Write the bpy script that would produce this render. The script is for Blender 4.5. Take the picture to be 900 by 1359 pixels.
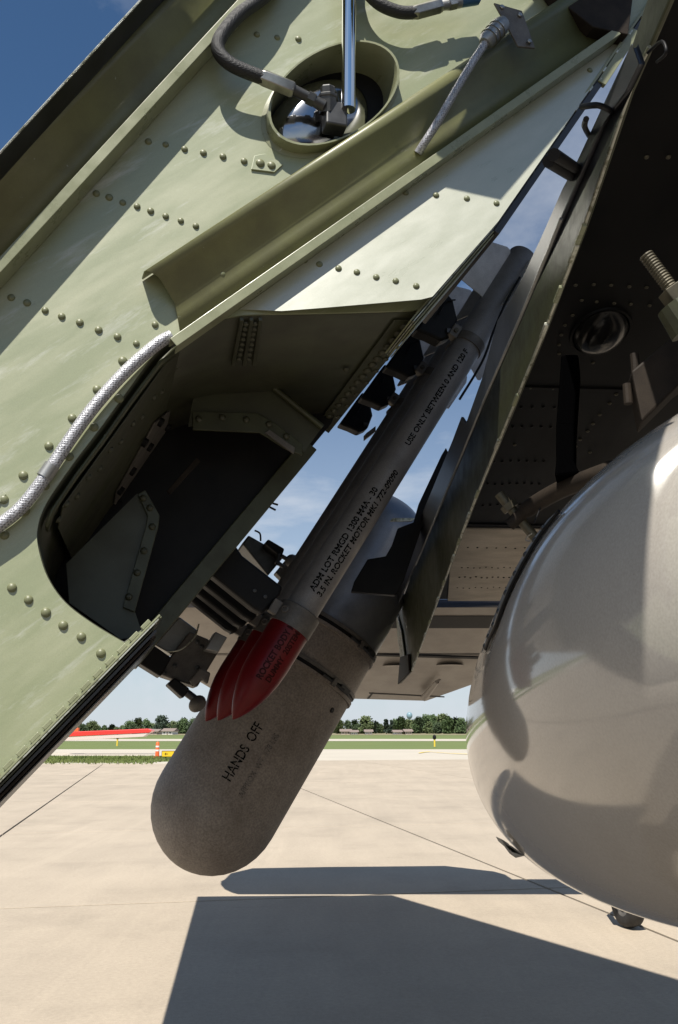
import bpy, bmesh, math, random
import numpy as np
from mathutils import Vector, Matrix
random.seed(7)
sc = bpy.context.scene
for o in list(bpy.data.objects): bpy.data.objects.remove(o)
COL = sc.collection
V = Vector
R_ = math.radians

# ------------------------------------------------------------------ camera
F_ = 1177.0; CAMH = 1.4; TH = math.atan(287.5 / F_)
cam_d = bpy.data.cameras.new('camera'); cam = bpy.data.objects.new('camera', cam_d); COL.objects.link(cam)
cam.location = (0, 0, CAMH); cam.rotation_euler = (math.pi / 2 + TH, 0, 0)
cam_d.sensor_fit = 'VERTICAL'; cam_d.sensor_height = 24; cam_d.lens = 12 / (679.5 / F_)
cam_d.clip_start = 0.05; cam_d.clip_end = 5000
sc.camera = cam
# ------------------------------------------------------------------ sky, sun, exposure
SUN = V((.15, .6, -1.0)).normalized()
w = bpy.data.worlds.new('World'); sc.world = w; w.use_nodes = True
nt = w.node_tree; N = nt.nodes; L = nt.links; N.clear()
wo = N.new('ShaderNodeOutputWorld'); bg = N.new('ShaderNodeBackground'); sky = N.new('ShaderNodeTexSky')
sky.sky_type = 'NISHITA'; sky.sun_disc = False
sky.sun_elevation = math.asin(-SUN.z); sky.sun_rotation = math.atan2(-SUN.x, -SUN.y)
sky.air_density = 1.0; sky.dust_density = 0.35; sky.ozone_density = 1.6
bg.inputs[1].default_value = 0.05
tc = N.new('ShaderNodeTexCoord'); sep = N.new('ShaderNodeSeparateXYZ'); L.new(tc.outputs['Generated'], sep.inputs[0])
mx = N.new('ShaderNodeMath'); mx.operation = 'MAXIMUM'; mx.inputs[1].default_value = .06; L.new(sep.outputs[2], mx.inputs[0])
dv = N.new('ShaderNodeVectorMath'); dv.operation = 'DIVIDE'; L.new(tc.outputs['Generated'], dv.inputs[0])
cb = N.new('ShaderNodeCombineXYZ')
for i in range(3): L.new(mx.outputs[0], cb.inputs[i])
L.new(cb.outputs[0], dv.inputs[1])
mp = N.new('ShaderNodeMapping'); mp.inputs['Location'].default_value = (9.3, 4, 0); mp.inputs['Scale'].default_value = (.75, .6, .6)
L.new(dv.outputs[0], mp.inputs[0])
cn = N.new('ShaderNodeTexNoise'); cn.inputs['Scale'].default_value = 1.3; cn.inputs['Detail'].default_value = 9; cn.inputs['Roughness'].default_value = .58
L.new(mp.outputs[0], cn.inputs['Vector'])
cr = N.new('ShaderNodeValToRGB'); cr.color_ramp.elements[0].position = .47; cr.color_ramp.elements[1].position = .72
cr.color_ramp.elements[0].color = (0, 0, 0, 1); cr.color_ramp.elements[1].color = (.8, .8, .8, 1)
L.new(cn.outputs[0], cr.inputs[0])
mixc = N.new('ShaderNodeMix'); mixc.data_type = 'RGBA'
L.new(cr.outputs[0], mixc.inputs[0]); tint = N.new('ShaderNodeVectorMath'); tint.operation = 'MULTIPLY'; tint.inputs[1].default_value = (.80, 1.10, 1.30); L.new(sky.outputs[0], tint.inputs[0]); L.new(tint.outputs[0], mixc.inputs[6]); mixc.inputs[7].default_value = (10.5, 10.9, 11.5, 1)
hz_ = N.new('ShaderNodeMapRange'); hz_.inputs[1].default_value = 0; hz_.inputs[2].default_value = .6; hz_.inputs[3].default_value = 1; hz_.inputs[4].default_value = 0
L.new(sep.outputs[2], hz_.inputs[0])
pw_ = N.new('ShaderNodeMath'); pw_.operation = 'POWER'; pw_.inputs[1].default_value = 1.9; L.new(hz_.outputs[0], pw_.inputs[0])
ml_ = N.new('ShaderNodeMath'); ml_.operation = 'MULTIPLY'; ml_.inputs[1].default_value = .88; L.new(pw_.outputs[0], ml_.inputs[0])
mixh = N.new('ShaderNodeMix'); mixh.data_type = 'RGBA'; L.new(ml_.outputs[0], mixh.inputs[0]); L.new(mixc.outputs[2], mixh.inputs[6]); mixh.inputs[7].default_value = (9.2, 9.9, 10.8, 1)
L.new(mixh.outputs[2], bg.inputs[0]); L.new(bg.outputs[0], wo.inputs[0])
sd = bpy.data.lights.new('sun', 'SUN'); so = bpy.data.objects.new('sun', sd); COL.objects.link(so)
sd.energy = 5.0; sd.angle = R_(.5); sd.color = (1, .95, .87)
so.rotation_euler = SUN.to_track_quat('-Z', 'Y').to_euler(); so.location = (-2, -6, 12)
sc.view_settings.view_transform = 'Standard'; sc.view_settings.look = 'None'; sc.view_settings.gamma = 1
sc.view_settings.exposure = 0.55
sc.render.resolution_x = 678; sc.render.resolution_y = 1024

# ------------------------------------------------------------------ survey helpers (photo bearing -> real plane in the place)
FW = V((0, math.cos(TH), math.sin(TH))); UPV = V((0, -math.sin(TH), math.cos(TH))); CP = V((0, 0, CAMH))
def ray(x, y): return V((1, 0, 0)) * ((x - 450) / F_) + UPV * ((679.5 - y) / F_) + FW
def hit(x, y, p0, n):
    r = ray(x, y); return CP + r * ((p0 - CP).dot(n) / r.dot(n))
def at(x, y, d):
    r = ray(x, y); return CP + r * (d / r.y)
def G(x, y, z=0.): return hit(x, y, V((0, 0, z)), V((0, 0, 1)))
S = ray(125, 967); S.z = 0; S.normalize()          # span direction of the folded wing
O = -S                                              # out of the rib, toward the open side
U = V((S.y, -S.x, 0)); Z = V((0, 0, 1))
P0 = at(330, 500, 1.25)
def W(x, y, s=0.): return hit(x, y, P0 + S * s, S)
A = ray(415, 1220).normalized()                    # aft direction of the aircraft
WN = V((1, 0, 0)).cross(A).normalized()
WP0 = V((0, 0, CAMH + .94))
def IW(x, y, off=0.): return hit(x, y, WP0 + WN * off, WN)
FN = A.cross(Z).normalized()
FP0 = V((.32, 0, CAMH))
def FP(x, y, off=0.): return hit(x, y, FP0 + V((off, 0, 0)), FN)

# ------------------------------------------------------------------ object helpers
BASE = {}
def tag(o, label=None, cat=None, group=None, kind=None):
    if label: o['label'] = label
    if cat: o['category'] = cat
    if group: o['group'] = group
    if kind: o['kind'] = kind
    return o
def thing(name, label, cat, loc=(0, 0, 0), group=None):
    o = bpy.data.objects.new(name, None); COL.objects.link(o); o.location = loc; o.empty_display_size = .1
    BASE[o.name] = V(loc); return tag(o, label, cat, group)
class MB:
    def __init__(s): s.v = []; s.f = []
    def add(s, vs, fs):
        b = len(s.v); s.v += [V(p) for p in vs]; s.f += [[b + i for i in q] for q in fs]; return s
    def prism(s, pts, ext):
        n = len(pts); e = V(ext)
        nrm = sum(((V(pts[i]) - V(pts[0])).cross(V(pts[(i + 1) % n]) - V(pts[0])) for i in range(n)), V((0, 0, 0)))
        pts = [V(p) for p in pts]
        if nrm.dot(e) > 0: pts = pts[::-1]
        return s.add(pts + [p + e for p in pts], [list(range(n)), list(range(2 * n - 1, n - 1, -1))] +
                     [[(i + 1) % n, i, n + i, n + (i + 1) % n] for i in range(n)])
    def box(s, c, a, b, d):
        c, a, b, d = V(c), V(a), V(b), V(d)
        return s.prism([c - a - b - d, c + a - b - d, c + a + b - d, c - a + b - d], d * 2)
    def tube(s, path, r, n=12, cap=True):
        path = [V(p) for p in path]; m = len(path); rr = r if isinstance(r, (list, tuple)) else [r] * m
        t0 = (path[1] - path[0]).normalized(); x = t0.orthogonal().normalized(); vs = []
        for i in range(m):
            t = (path[min(i + 1, m - 1)] - path[max(i - 1, 0)]).normalized()
            x = (x - t * x.dot(t)).normalized(); y = t.cross(x)
            vs += [path[i] + (x * math.cos(2 * math.pi * k / n) + y * math.sin(2 * math.pi * k / n)) * rr[i] for k in range(n)]
        fs = [[i * n + k, i * n + (k + 1) % n, (i + 1) * n + (k + 1) % n, (i + 1) * n + k] for i in range(m - 1) for k in range(n)]
        if cap: fs += [list(range(n))[::-1], [(m - 1) * n + k for k in range(n)]]
        return s.add(vs, fs)
    def lathe(s, c, ax, prof, n=32, x=None, ex=1., ey=1.):
        c = V(c); ax = V(ax).normalized(); x = V(x).normalized() if x is not None else ax.orthogonal().normalized(); y = ax.cross(x)
        vs = [c + ax * t + (x * ex * math.cos(2 * math.pi * k / n) + y * ey * math.sin(2 * math.pi * k / n)) * r for t, r in prof for k in range(n)]
        m = len(prof)
        return s.add(vs, [[i * n + k, i * n + (k + 1) % n, (i + 1) * n + (k + 1) % n, (i + 1) * n + k] for i in range(m - 1) for k in range(n)])
    def sheet(s, rows):
        m, n = len(rows), len(rows[0])
        return s.add([p for r in rows for p in r], [[i * n + j, i * n + j + 1, (i + 1) * n + j + 1, (i + 1) * n + j] for i in range(m - 1) for j in range(n - 1)])
    def build(s, name, mat, parent=None, smooth=0, bevel=0, solid=0, loc=None, label=None, fixn=True):
        b = BASE.get(parent.name, V((0, 0, 0))) if parent is not None else (V(loc) if loc is not None else V((0, 0, 0)))
        me = bpy.data.meshes.new(name); me.from_pydata([tuple(p - b) for p in s.v], [], s.f)
        if fixn:
            bm = bmesh.new(); bm.from_mesh(me); bmesh.ops.remove_doubles(bm, verts=bm.verts, dist=1e-5)
            bmesh.ops.recalc_face_normals(bm, faces=bm.faces); bm.to_mesh(me); bm.free()
        o = bpy.data.objects.new(name, me); COL.objects.link(o); me.materials.append(mat)
        if parent is not None: o.parent = parent; BASE[o.name] = b
        else: o.location = b; BASE[o.name] = b
        if smooth:
            me.shade_smooth() if smooth >= 180 else me.set_sharp_from_angle(angle=R_(smooth))
            if smooth < 180:
                for p in me.polygons: p.use_smooth = True
        if solid: md = o.modifiers.new('solid', 'SOLIDIFY'); md.thickness = solid; md.offset = 0
        if bevel:
            md = o.modifiers.new('bevel', 'BEVEL'); md.width = bevel; md.segments = 2; md.limit_method = 'ANGLE'; md.angle_limit = R_(35)
        if label: o['label'] = label
        return o
def inst(name, me, parent, loc, rot=None, sc_=None):
    o = bpy.data.objects.new(name, me); COL.objects.link(o); o.parent = parent
    o.location = V(loc) - BASE.get(parent.name, V((0, 0, 0)))
    if rot is not None: o.rotation_euler = rot
    if sc_ is not None: o.scale = (sc_,) * 3 if not isinstance(sc_, (tuple, list)) else sc_
    return o
def pmesh(name, mb, mat, smooth=40):
    me = bpy.data.meshes.new(name); me.from_pydata([tuple(p) for p in mb.v], [], mb.f); me.materials.append(mat)
    bm = bmesh.new(); bm.from_mesh(me); bmesh.ops.recalc_face_normals(bm, faces=bm.faces); bm.to_mesh(me); bm.free()
    for p in me.polygons: p.use_smooth = True
    me.set_sharp_from_angle(angle=R_(smooth)); return me
def bez(pts, n=10):       # Catmull-Rom through points
    pts = [V(p) for p in pts]; out = []
    for i in range(len(pts) - 1):
        p0, p1, p2, p3 = pts[max(i - 1, 0)], pts[i], pts[i + 1], pts[min(i + 2, len(pts) - 1)]
        for k in range(n):
            t = k / n
            out.append(.5 * ((2 * p1) + (p2 - p0) * t + (2 * p0 - 5 * p1 + 4 * p2 - p3) * t * t + (3 * p1 - p0 - 3 * p2 + p3) * t ** 3))
    return out + [pts[-1]]

# ------------------------------------------------------------------ materials
def mat(name, col, rough=.5, metal=0, coat=0, col2=None, nscale=8, ncon=(.35, .7), nstretch=None, bump=0, bscale=60, rvar=0, speck=None, spec=.5,
        orot=None, grain=0, crough=.15, chips=None, gscale=700):
    m = bpy.data.materials.new(name); m.use_nodes = True; t = m.node_tree; n = t.nodes; l = t.links
    p = n['Principled BSDF']; c4 = lambda c: (c[0], c[1], c[2], 1)
    p.inputs['Base Color'].default_value = c4(col); p.inputs['Roughness'].default_value = rough; p.inputs['Metallic'].default_value = metal
    p.inputs['Coat Weight'].default_value = coat; p.inputs['Coat Roughness'].default_value = crough; p.inputs['Specular IOR Level'].default_value = spec
    tc = n.new('ShaderNodeTexCoord'); mp = n.new('ShaderNodeMapping'); l.new(tc.outputs['Object'], mp.inputs[0])
    if nstretch: mp.inputs['Scale'].default_value = nstretch
    if orot:
        m0 = n.new('ShaderNodeMapping'); m0.inputs['Rotation'].default_value = orot; l.new(tc.outputs['Object'], m0.inputs[0]); l.new(m0.outputs[0], mp.inputs[0])
    src = None
    if col2:
        nz = n.new('ShaderNodeTexNoise'); nz.inputs['Scale'].default_value = nscale; nz.inputs['Detail'].default_value = 8; nz.inputs['Roughness'].default_value = .62
        l.new(mp.outputs[0], nz.inputs['Vector'])
        rp = n.new('ShaderNodeValToRGB'); rp.color_ramp.elements[0].position, rp.color_ramp.elements[1].position = ncon
        rp.color_ramp.elements[0].color = c4(col); rp.color_ramp.elements[1].color = c4(col2)
        l.new(nz.outputs[0], rp.inputs[0]); src = rp.outputs[0]
        if rvar:
            mr = n.new('ShaderNodeMapRange'); mr.inputs[1].default_value = ncon[0]; mr.inputs[2].default_value = ncon[1]
            mr.inputs[3].default_value = rough - rvar; mr.inputs[4].default_value = rough + rvar
            l.new(nz.outputs[0], mr.inputs[0]); l.new(mr.outputs[0], p.inputs['Roughness'])
    def over(src, colr, scale, lo, hi):
        nz = n.new('ShaderNodeTexNoise'); nz.inputs['Scale'].default_value = scale; nz.inputs['Detail'].default_value = 6; nz.inputs['Roughness'].default_value = .7
        l.new(mp.outputs[0] if (nstretch and scale < 20) else tc.outputs['Object'], nz.inputs['Vector'])
        mr = n.new('ShaderNodeMapRange'); mr.inputs[1].default_value = lo; mr.inputs[2].default_value = hi; l.new(nz.outputs[0], mr.inputs[0])
        mxx = n.new('ShaderNodeMix'); mxx.data_type = 'RGBA'; l.new(mr.outputs[0], mxx.inputs[0])
        if src is None: mxx.inputs[6].default_value = c4(col)
        else: l.new(src, mxx.inputs[6])
        mxx.inputs[7].default_value = c4(colr); return mxx.outputs[2]
    if speck: src = over(src, speck[0], speck[1], speck[2], speck[3])
    if chips: src = over(src, chips[0], chips[1], chips[2], chips[3])
    if grain:
        g = n.new('ShaderNodeTexNoise'); g.inputs['Scale'].default_value = gscale; g.inputs['Detail'].default_value = 2; l.new(tc.outputs['Object'], g.inputs['Vector'])
        mr = n.new('ShaderNodeMapRange'); mr.inputs[1].default_value = .3; mr.inputs[2].default_value = .7; mr.inputs[3].default_value = 1 - grain; mr.inputs[4].default_value = 1 + grain
        l.new(g.outputs[0], mr.inputs[0]); vm = n.new('ShaderNodeVectorMath'); vm.operation = 'SCALE'; l.new(mr.outputs[0], vm.inputs[3])
        if src is None: vm.inputs[0].default_value = col[:3]
        else: l.new(src, vm.inputs[0])
        src = vm.outputs[0]
    if src is not None: l.new(src, p.inputs['Base Color'])
    if bump:
        b = n.new('ShaderNodeBump'); b.inputs['Strength'].default_value = bump; b.inputs['Distance'].default_value = .002
        bz = n.new('ShaderNodeTexNoise'); bz.inputs['Scale'].default_value = bscale; bz.inputs['Detail'].default_value = 5; l.new(tc.outputs['Object'], bz.inputs['Vector'])
        l.new(bz.outputs[0], b.inputs['Height']); l.new(b.outputs[0], p.inputs['Normal'])
    return m
def braid(name, c1, c2, scale, metal=0, rough=.5):
    m = mat(name, c1, rough, metal); t = m.node_tree; n = t.nodes; l = t.links; p = n['Principled BSDF']
    tc = n.new('ShaderNodeTexCoord'); ck = n.new('ShaderNodeTexVoronoi'); ck.inputs['Scale'].default_value = scale; ck.inputs['Randomness'].default_value = .35
    l.new(tc.outputs['Object'], ck.inputs['Vector'])
    rp = n.new('ShaderNodeValToRGB'); rp.color_ramp.elements[0].color = (*c2, 1); rp.color_ramp.elements[1].color = (*c1, 1)
    rp.color_ramp.elements[0].position = .1; rp.color_ramp.elements[1].position = .6
    l.new(ck.outputs['Distance'], rp.inputs[0]); l.new(rp.outputs[0], p.inputs['Base Color'])
    b = n.new('ShaderNodeBump'); b.invert = True; b.inputs['Strength'].default_value = .8; b.inputs['Distance'].default_value = .001; l.new(ck.outputs['Distance'], b.inputs['Height']); l.new(b.outputs[0], p.inputs['Normal'])
    return m
M = {}
M['green'] = mat('green_primer', (.238, .262, .140), .46, 0, .6, (.305, .318, .19), 4, (.42, .68), (1.0, 1, 6), .12, 30, .08, orot=(0, R_(42), 0), speck=((.42, .43, .35), 7, .55, .75), chips=((.16, .17, .1), 55, .70, .78), grain=.07, spec=1., crough=.5)
M['glare'] = mat('glare_primer', (.36, .37, .28), .33, 0, 1., (.43, .435, .35), 6, (.35, .7), (1.2, 1, 4), .1, 30, .06, orot=(0, R_(42), 0), grain=.05, spec=1., crough=.27)  # paler than the rib primer: sun glare painted into the colour
M['green_ch'] = mat('shaded_primer_channel', (.15, .152, .065), .42, 0, 0, (.11, .108, .05), 12, (.4, .7), None, .1, 60, .06, chips=((.30, .31, .26), 60, .68, .73), grain=.06)  # primer darkened so the channels look shaded beside their sunlit lips
M['rivet'] = mat('rivet_primer', (.13, .138, .07), .42, 0, 0, (.17, .178, .10), 60)
M['green2'] = mat('green_primer_trim', (.20, .21, .125), .34, 0, 0, (.26, .27, .17), 14, (.4, .7), None, .1, 60, .08, chips=((.42, .43, .38), 70, .67, .72), grain=.05)
M['green_bay'] = mat('green_primer_bay_shade', (.055, .058, .032), .5, 0, 0, (.036, .034, .021), 9, (.4, .7), None, .15, 50, .08, chips=((.12, .115, .085), 60, .69, .74), grain=.08)  # same green as the rib, with the bay shade darkened into it
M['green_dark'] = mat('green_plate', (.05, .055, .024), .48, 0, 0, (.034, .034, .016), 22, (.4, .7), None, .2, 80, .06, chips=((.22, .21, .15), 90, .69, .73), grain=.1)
M['sky_skin'] = mat('dark_blue_skin', (.012, .013, .017), .4, 0, .15, (.03, .032, .04), 12, (.4, .7), None, .08, 30, grain=.08)
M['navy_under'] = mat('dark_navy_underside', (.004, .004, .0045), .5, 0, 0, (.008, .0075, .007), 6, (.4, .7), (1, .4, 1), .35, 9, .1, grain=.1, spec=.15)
M['edge'] = mat('bare_edge', (.5, .5, .42), .3, .6, chips=((.2, .2, .14), 60, .5, .6))
M['chrome'] = mat('chrome', (.82, .82, .8), .06, 1)
M['dark_chrome'] = mat('dark_chrome', (.34, .34, .35), .12, 1)
M['steel'] = mat('steel_fitting', (.42, .41, .38), .35, 1, 0, (.25, .24, .22), 40, bump=.1)
M['steel_d'] = mat('dark_steel', (.09, .09, .088), .42, .7, 0, (.05, .05, .05), 30)
M['alu'] = mat('dull_aluminium', (.36, .36, .35), .45, .8, 0, (.27, .27, .26), 30, bump=.05, grain=.08)
M['braid_k'] = braid('black_braid', (.014, .014, .015), (.003, .003, .003), 520, 0, .55)
M['braid_g'] = braid('grey_braid', (.42, .42, .44), (.07, .07, .08), 300, .35, .42)
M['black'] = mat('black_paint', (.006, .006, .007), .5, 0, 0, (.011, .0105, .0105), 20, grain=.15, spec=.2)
M['blue'] = mat('blue_cap', (.05, .13, .24), .4, .4)
M['rocket'] = mat('rocket_grey', (.21, .198, .19), .5, 0, 0, (.155, .146, .14), 18, (.4, .7), None, .1, 60, .06, grain=.22, chips=((.24, .23, .21), 80, .72, .77))
M['fin'] = mat('fin_grey', (.66, .66, .665), .5, .2, 0, (.46, .46, .465), 20, bump=.1, grain=.15)
M['band'] = mat('clamp_grey', (.15, .138, .122), .55, .2, 0, (.09, .082, .075), 40, grain=.2)
M['red'] = mat('red_paint', (.14, .004, .006), .42, 0, 0, (.095, .003, .004), 14, (.4, .7), None, .08, 70, .06, grain=.14, spec=.3, chips=((.10, .03, .025), 70, .68, .74))
M['pod'] = mat('pod_grey', (.24, .205, .172), .62, 0, 0, (.17, .14, .114), 9, (.38, .72), None, .25, 120, .05, speck=((.09, .08, .07), 26, .66, .76), chips=((.30, .27, .24), 60, .68, .75), grain=.26, gscale=170)
M['pod_metal'] = mat('pod_metal', (.21, .22, .24), .4, .4, 0, (.29, .30, .32), 10, (.4, .7), None, .1, 40, .06, grain=.15)
M['flat_black'] = mat('flat_black_paint', (.0012, .0012, .0013), .8, spec=0)  # deeper flat black for the pylon column, no specular
M['ink'] = mat('stencil_ink', (.004, .004, .004), .8, spec=.15, speck=((.03, .028, .026), 130, .58, .8))
M['ink_f'] = mat('faded_ink', (.07, .06, .055), .8, speck=((.22, .20, .18), 120, .45, .6))
M['ink_r'] = mat('dark_red_ink', (.035, .002, .002), .6, spec=.2)
M['tank'] = mat('tank_grey', (.44, .405, .36), .09, 0, 0, (.405, .37, .325), 5, (.4, .7), None, .015, 14, .03, grain=.07, spec=1., speck=((.30, .28, .25), 40, .70, .78), gscale=380)
M['tank_t'] = mat('tank_trim', (.2, .19, .18), .35, .3)
M['rust'] = mat('rusty_bracket', (.018, .014, .011), .65, .0, 0, (.034, .026, .019), 25, grain=.2, spec=.15)
M['brass'] = mat('worn_fastener', (.10, .088, .058), .5, .4, 0, (.045, .04, .026), 60)
M['flap'] = mat('flap_underside_bounce', (.66, .58, .48), .5, 0, 0, (.46, .40, .32), 9, (.35, .7), (1, 3, 1), .3, 25, .05, grain=.12)  # pale brown carries the light bounced up from sunlit ground
M['under'] = mat('tail_underside', (.30, .27, .235), .5, 0, .1, (.23, .205, .18), 3, (.4, .7), None, .15, 30, .05, grain=.12)
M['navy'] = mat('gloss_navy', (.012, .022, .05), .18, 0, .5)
M['rubber'] = mat('rubber', (.018, .017, .016), .75, 0, 0, (.035, .032, .03), 25, bump=.3)
M['glass'] = mat('lamp_glass', (.008, .0075, .007), .2, 0, 0, spec=.3)

def concrete():
    m = mat('concrete', (.50, .41, .30), .82); t = m.node_tree; n = t.nodes; l = t.links; p = n['Principled BSDF']
    g = n.new('ShaderNodeNewGeometry'); oi = n.new('ShaderNodeObjectInfo')
    def nz(sc, st, d=6):
        mp = n.new('ShaderNodeMapping'); mp.inputs['Scale'].default_value = st; mp.inputs['Rotation'].default_value = (0, 0, R_(-12)); l.new(g.outputs['Position'], mp.inputs[0])
        x = n.new('ShaderNodeTexNoise'); x.inputs['Scale'].default_value = sc; x.inputs['Detail'].default_value = d; x.inputs['Roughness'].default_value = .65; l.new(mp.outputs[0], x.inputs['Vector']); return x.outputs[0]
    def rng(s, a, b, c, d):
        r = n.new('ShaderNodeMapRange'); [setattr(r.inputs[i + 1], 'default_value', v) for i, v in enumerate((a, b, c, d))]; l.new(s, r.inputs[0]); return r.outputs[0]
    def mul(a, b):
        x = n.new('ShaderNodeMath'); x.operation = 'MULTIPLY'; l.new(a, x.inputs[0]); l.new(b, x.inputs[1]); return x.outputs[0]
    k = mul(rng(nz(.5, (1, 1, 1)), .3, .7, .92, 1.06), rng(nz(2.2, (1, .12, 1)), .3, .7, .93, 1.06))   # broom and tyre streaks
    k = mul(k, rng(nz(34, (1, 1, 1)), .3, .75, .88, 1.08)); k = mul(k, rng(nz(160, (1, .5, 1), 3), .25, .75, .90, 1.09))
    k = mul(k, rng(oi.outputs['Random'], 0, 1, .965, 1.03))
    k = mul(k, rng(nz(3.2, (.35, 2.2, 1), 7), .64, .74, 1., .86))            # scuffs
    k = mul(k, rng(nz(1.1, (3.2, .1, 1), 5), .56, .72, 1., 1.07)); k = mul(k, rng(nz(420, (1, 1, 1), 2), .3, .7, .84, 1.16)); k = mul(k, rng(nz(.9, (1, 1, 1), 8), .50, .70, 1., .86))
    k = mul(k, rng(nz(7, (1, 1, 1), 5), .665, .75, 1., .74))                   # oil spots
    vm = n.new('ShaderNodeVectorMath'); vm.operation = 'SCALE'; vm.inputs[0].default_value = (.405, .34, .26); l.new(k, vm.inputs[3]); l.new(vm.outputs[0], p.inputs['Base Color'])
    b = n.new('ShaderNodeBump'); b.inputs['Strength'].default_value = .25; b.inputs['Distance'].default_value = .002; l.new(nz(140, (1, .4, 1), 4), b.inputs['Height']); l.new(b.outputs[0], p.inputs['Normal'])
    return m
M['concrete'] = concrete()
M['joint'] = mat('joint_filler', (.045, .04, .035), .9)
M['conc_far'] = mat('far_concrete', (.47, .425, .35), .85, col2=(.42, .38, .315), nscale=.2)
M['grass'] = mat('grass', (.095, .135, .03), .9, col2=(.145, .17, .05), nscale=.35, nstretch=(.3, 2, 1))
M['field'] = mat('dry_field', (.22, .175, .11), .95, col2=(.16, .17, .07), nscale=.05, nstretch=(.3, 2, 1))
def leafmat(name, c1, c2):
    m = mat(name, c1, .8); t = m.node_tree; n = t.nodes; l = t.links; p = n['Principled BSDF']
    g = n.new('ShaderNodeTexCoord'); x = n.new('ShaderNodeTexNoise'); x.inputs['Scale'].default_value = 1.2; l.new(g.outputs['Object'], x.inputs['Vector'])
    r = n.new('ShaderNodeValToRGB'); r.color_ramp.elements[0].color = (*c1, 1); r.color_ramp.elements[1].color = (*c2, 1); r.color_ramp.elements[0].position = .35; r.color_ramp.elements[1].position = .7
    l.new(x.outputs[0], r.inputs[0]); l.new(r.outputs[0], p.inputs['Base Color']); return m
LEAF = [leafmat('leaves_a', (.035, .065, .02), (.075, .115, .035)), leafmat('leaves_b', (.03, .05, .02), (.055, .085, .03)), leafmat('leaves_c', (.055, .08, .025), (.10, .125, .045)), leafmat('leaves_d', (.02, .036, .022), (.035, .055, .03))]
M['bark'] = mat('bark', (.07, .055, .04), .9)
M['white'] = mat('white_paint', (.75, .74, .71), .6)
M['roof'] = mat('roof_brown', (.22, .17, .145), .8)
M['cream'] = mat('cream_wall', (.62, .55, .46), .8)
M['win'] = mat('house_window', (.03, .035, .04), .15)
M['orange'] = mat('orange_plastic', (.75, .13, .03), .5)
M['sign_y'] = mat('sign_yellow', (.78, .50, .02), .45)
M['yellow'] = mat('yellow_marking', (.72, .52, .06), .7)
M['tower'] = mat('tower_paint', (.18, .28, .33), .4)
M['wingred'] = mat('red_wing_paint', (.62, .035, .025), .3, 0, .4)
M['wingwhite'] = mat('wing_underside', (.55, .47, .42), .5)

# ------------------------------------------------------------------ stencil lettering
def text_mesh(txt, height, length, gap=True, bold=.034):
    c = bpy.data.curves.new('t', 'FONT'); c.body = txt; c.size = 1; c.resolution_u = 3; c.offset = bold
    o = bpy.data.objects.new('t', c); COL.objects.link(o); dg = bpy.context.evaluated_depsgraph_get(); dg.update()
    me = bpy.data.meshes.new_from_object(o.evaluated_get(dg)); bpy.data.objects.remove(o)
    bm = bmesh.new(); bm.from_mesh(me); bpy.data.meshes.remove(me)
    xs = [v.co.x for v in bm.verts]; ys = [v.co.y for v in bm.verts]
    x0, x1, y0, y1 = min(xs), max(xs), min(ys), max(ys)
    if gap:          # stencil bridges: a thin slot through the waist of the letters
        for yy in (.40, .47):
            y = y0 + (y1 - y0) * yy
            bmesh.ops.bisect_plane(bm, geom=bm.verts[:] + bm.edges[:] + bm.faces[:], plane_co=(0, y, 0), plane_no=(0, 1, 0))
        dl = [f for f in bm.faces if y0 + (y1 - y0) * .40 < f.calc_center_median().y < y0 + (y1 - y0) * .47]
        bmesh.ops.delete(bm, geom=dl, context='FACES')
    for k in range(1, 40):
        bmesh.ops.bisect_plane(bm, geom=bm.verts[:] + bm.edges[:] + bm.faces[:], plane_co=(0, y0 + (y1 - y0) * k / 6, 0), plane_no=(0, 1, 0)) if k < 6 else None
    for v in bm.verts: v.co.x = (v.co.x - x0) / (x1 - x0) * length; v.co.y = ((v.co.y - y0) / (y1 - y0) - .5) * height
    bm.verts.ensure_lookup_table(); bm.verts.index_update()
    r = [v.co.copy() for v in bm.verts], [[v.index for v in f.verts] for f in bm.faces]; bm.free(); return r
def wrap_text(name, txt, height, length, c, ax, outv, r, yoff, material, parent, rfun=None, gap=True, bold=.034):
    vs, fs = text_mesh(txt, height, length, gap, bold); ax = V(ax).normalized(); outv = (V(outv) - ax * V(outv).dot(ax)).normalized(); e = outv.cross(ax)
    if e.dot(V((-1, 0, 1))) < 0: e = -e
    pts = []
    for v in vs:
        rr = (rfun(v.x) if rfun else r) + .0007; a = (v.y + yoff) / rr
        pts.append(V(c) + ax * v.x + (outv * math.cos(a) + e * math.sin(a)) * rr)
    return MB().add(pts, fs).build(name, material, parent, fixn=False)

# ================================================================== SETTING: apron, grass, field
terrain = MB().add([(-1500, -300, -.06), (1500, -300, -.06), (1500, 2600, -.06), (-1500, 2600, -.06)], [[0, 1, 2, 3]]).build('grass_field', M['grass']); tag(terrain, kind='structure')
M['low_bounce_ground'] = mat('low_bounce_ground', (.165, .137, .106), .9, col2=(.135, .113, .087), nscale=3, bump=.3)
apron = MB().add([(-60, -40, -.03), (60, -40, -.03), (60, 45.5, -.03), (-60, 45.5, -.03)], [[0, 1, 2, 3]]).build('apron', M['joint']); tag(apron, kind='structure')
D1 = ray(204, 967); D1.z = 0; D1.normalize(); D2 = V((D1.y, -D1.x, 0)); SL = 5.5
gj = G(130, 1201); jl = G(0, 1110); gx = jl.dot(D2); gy = gj.dot(D1)
h = SL / 2; g_ = .017; ch = .003
b = MB(); q0 = [(-h + g_, -h + g_), (h - g_, -h + g_), (h - g_, h - g_), (-h + g_, h - g_)]
vt = [V((x * (1 - ch / h), y * (1 - ch / h), 0)) for x, y in q0] + [V((x, y, -ch)) for x, y in q0] + [V((x, y, -.028)) for x, y in q0]
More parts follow.
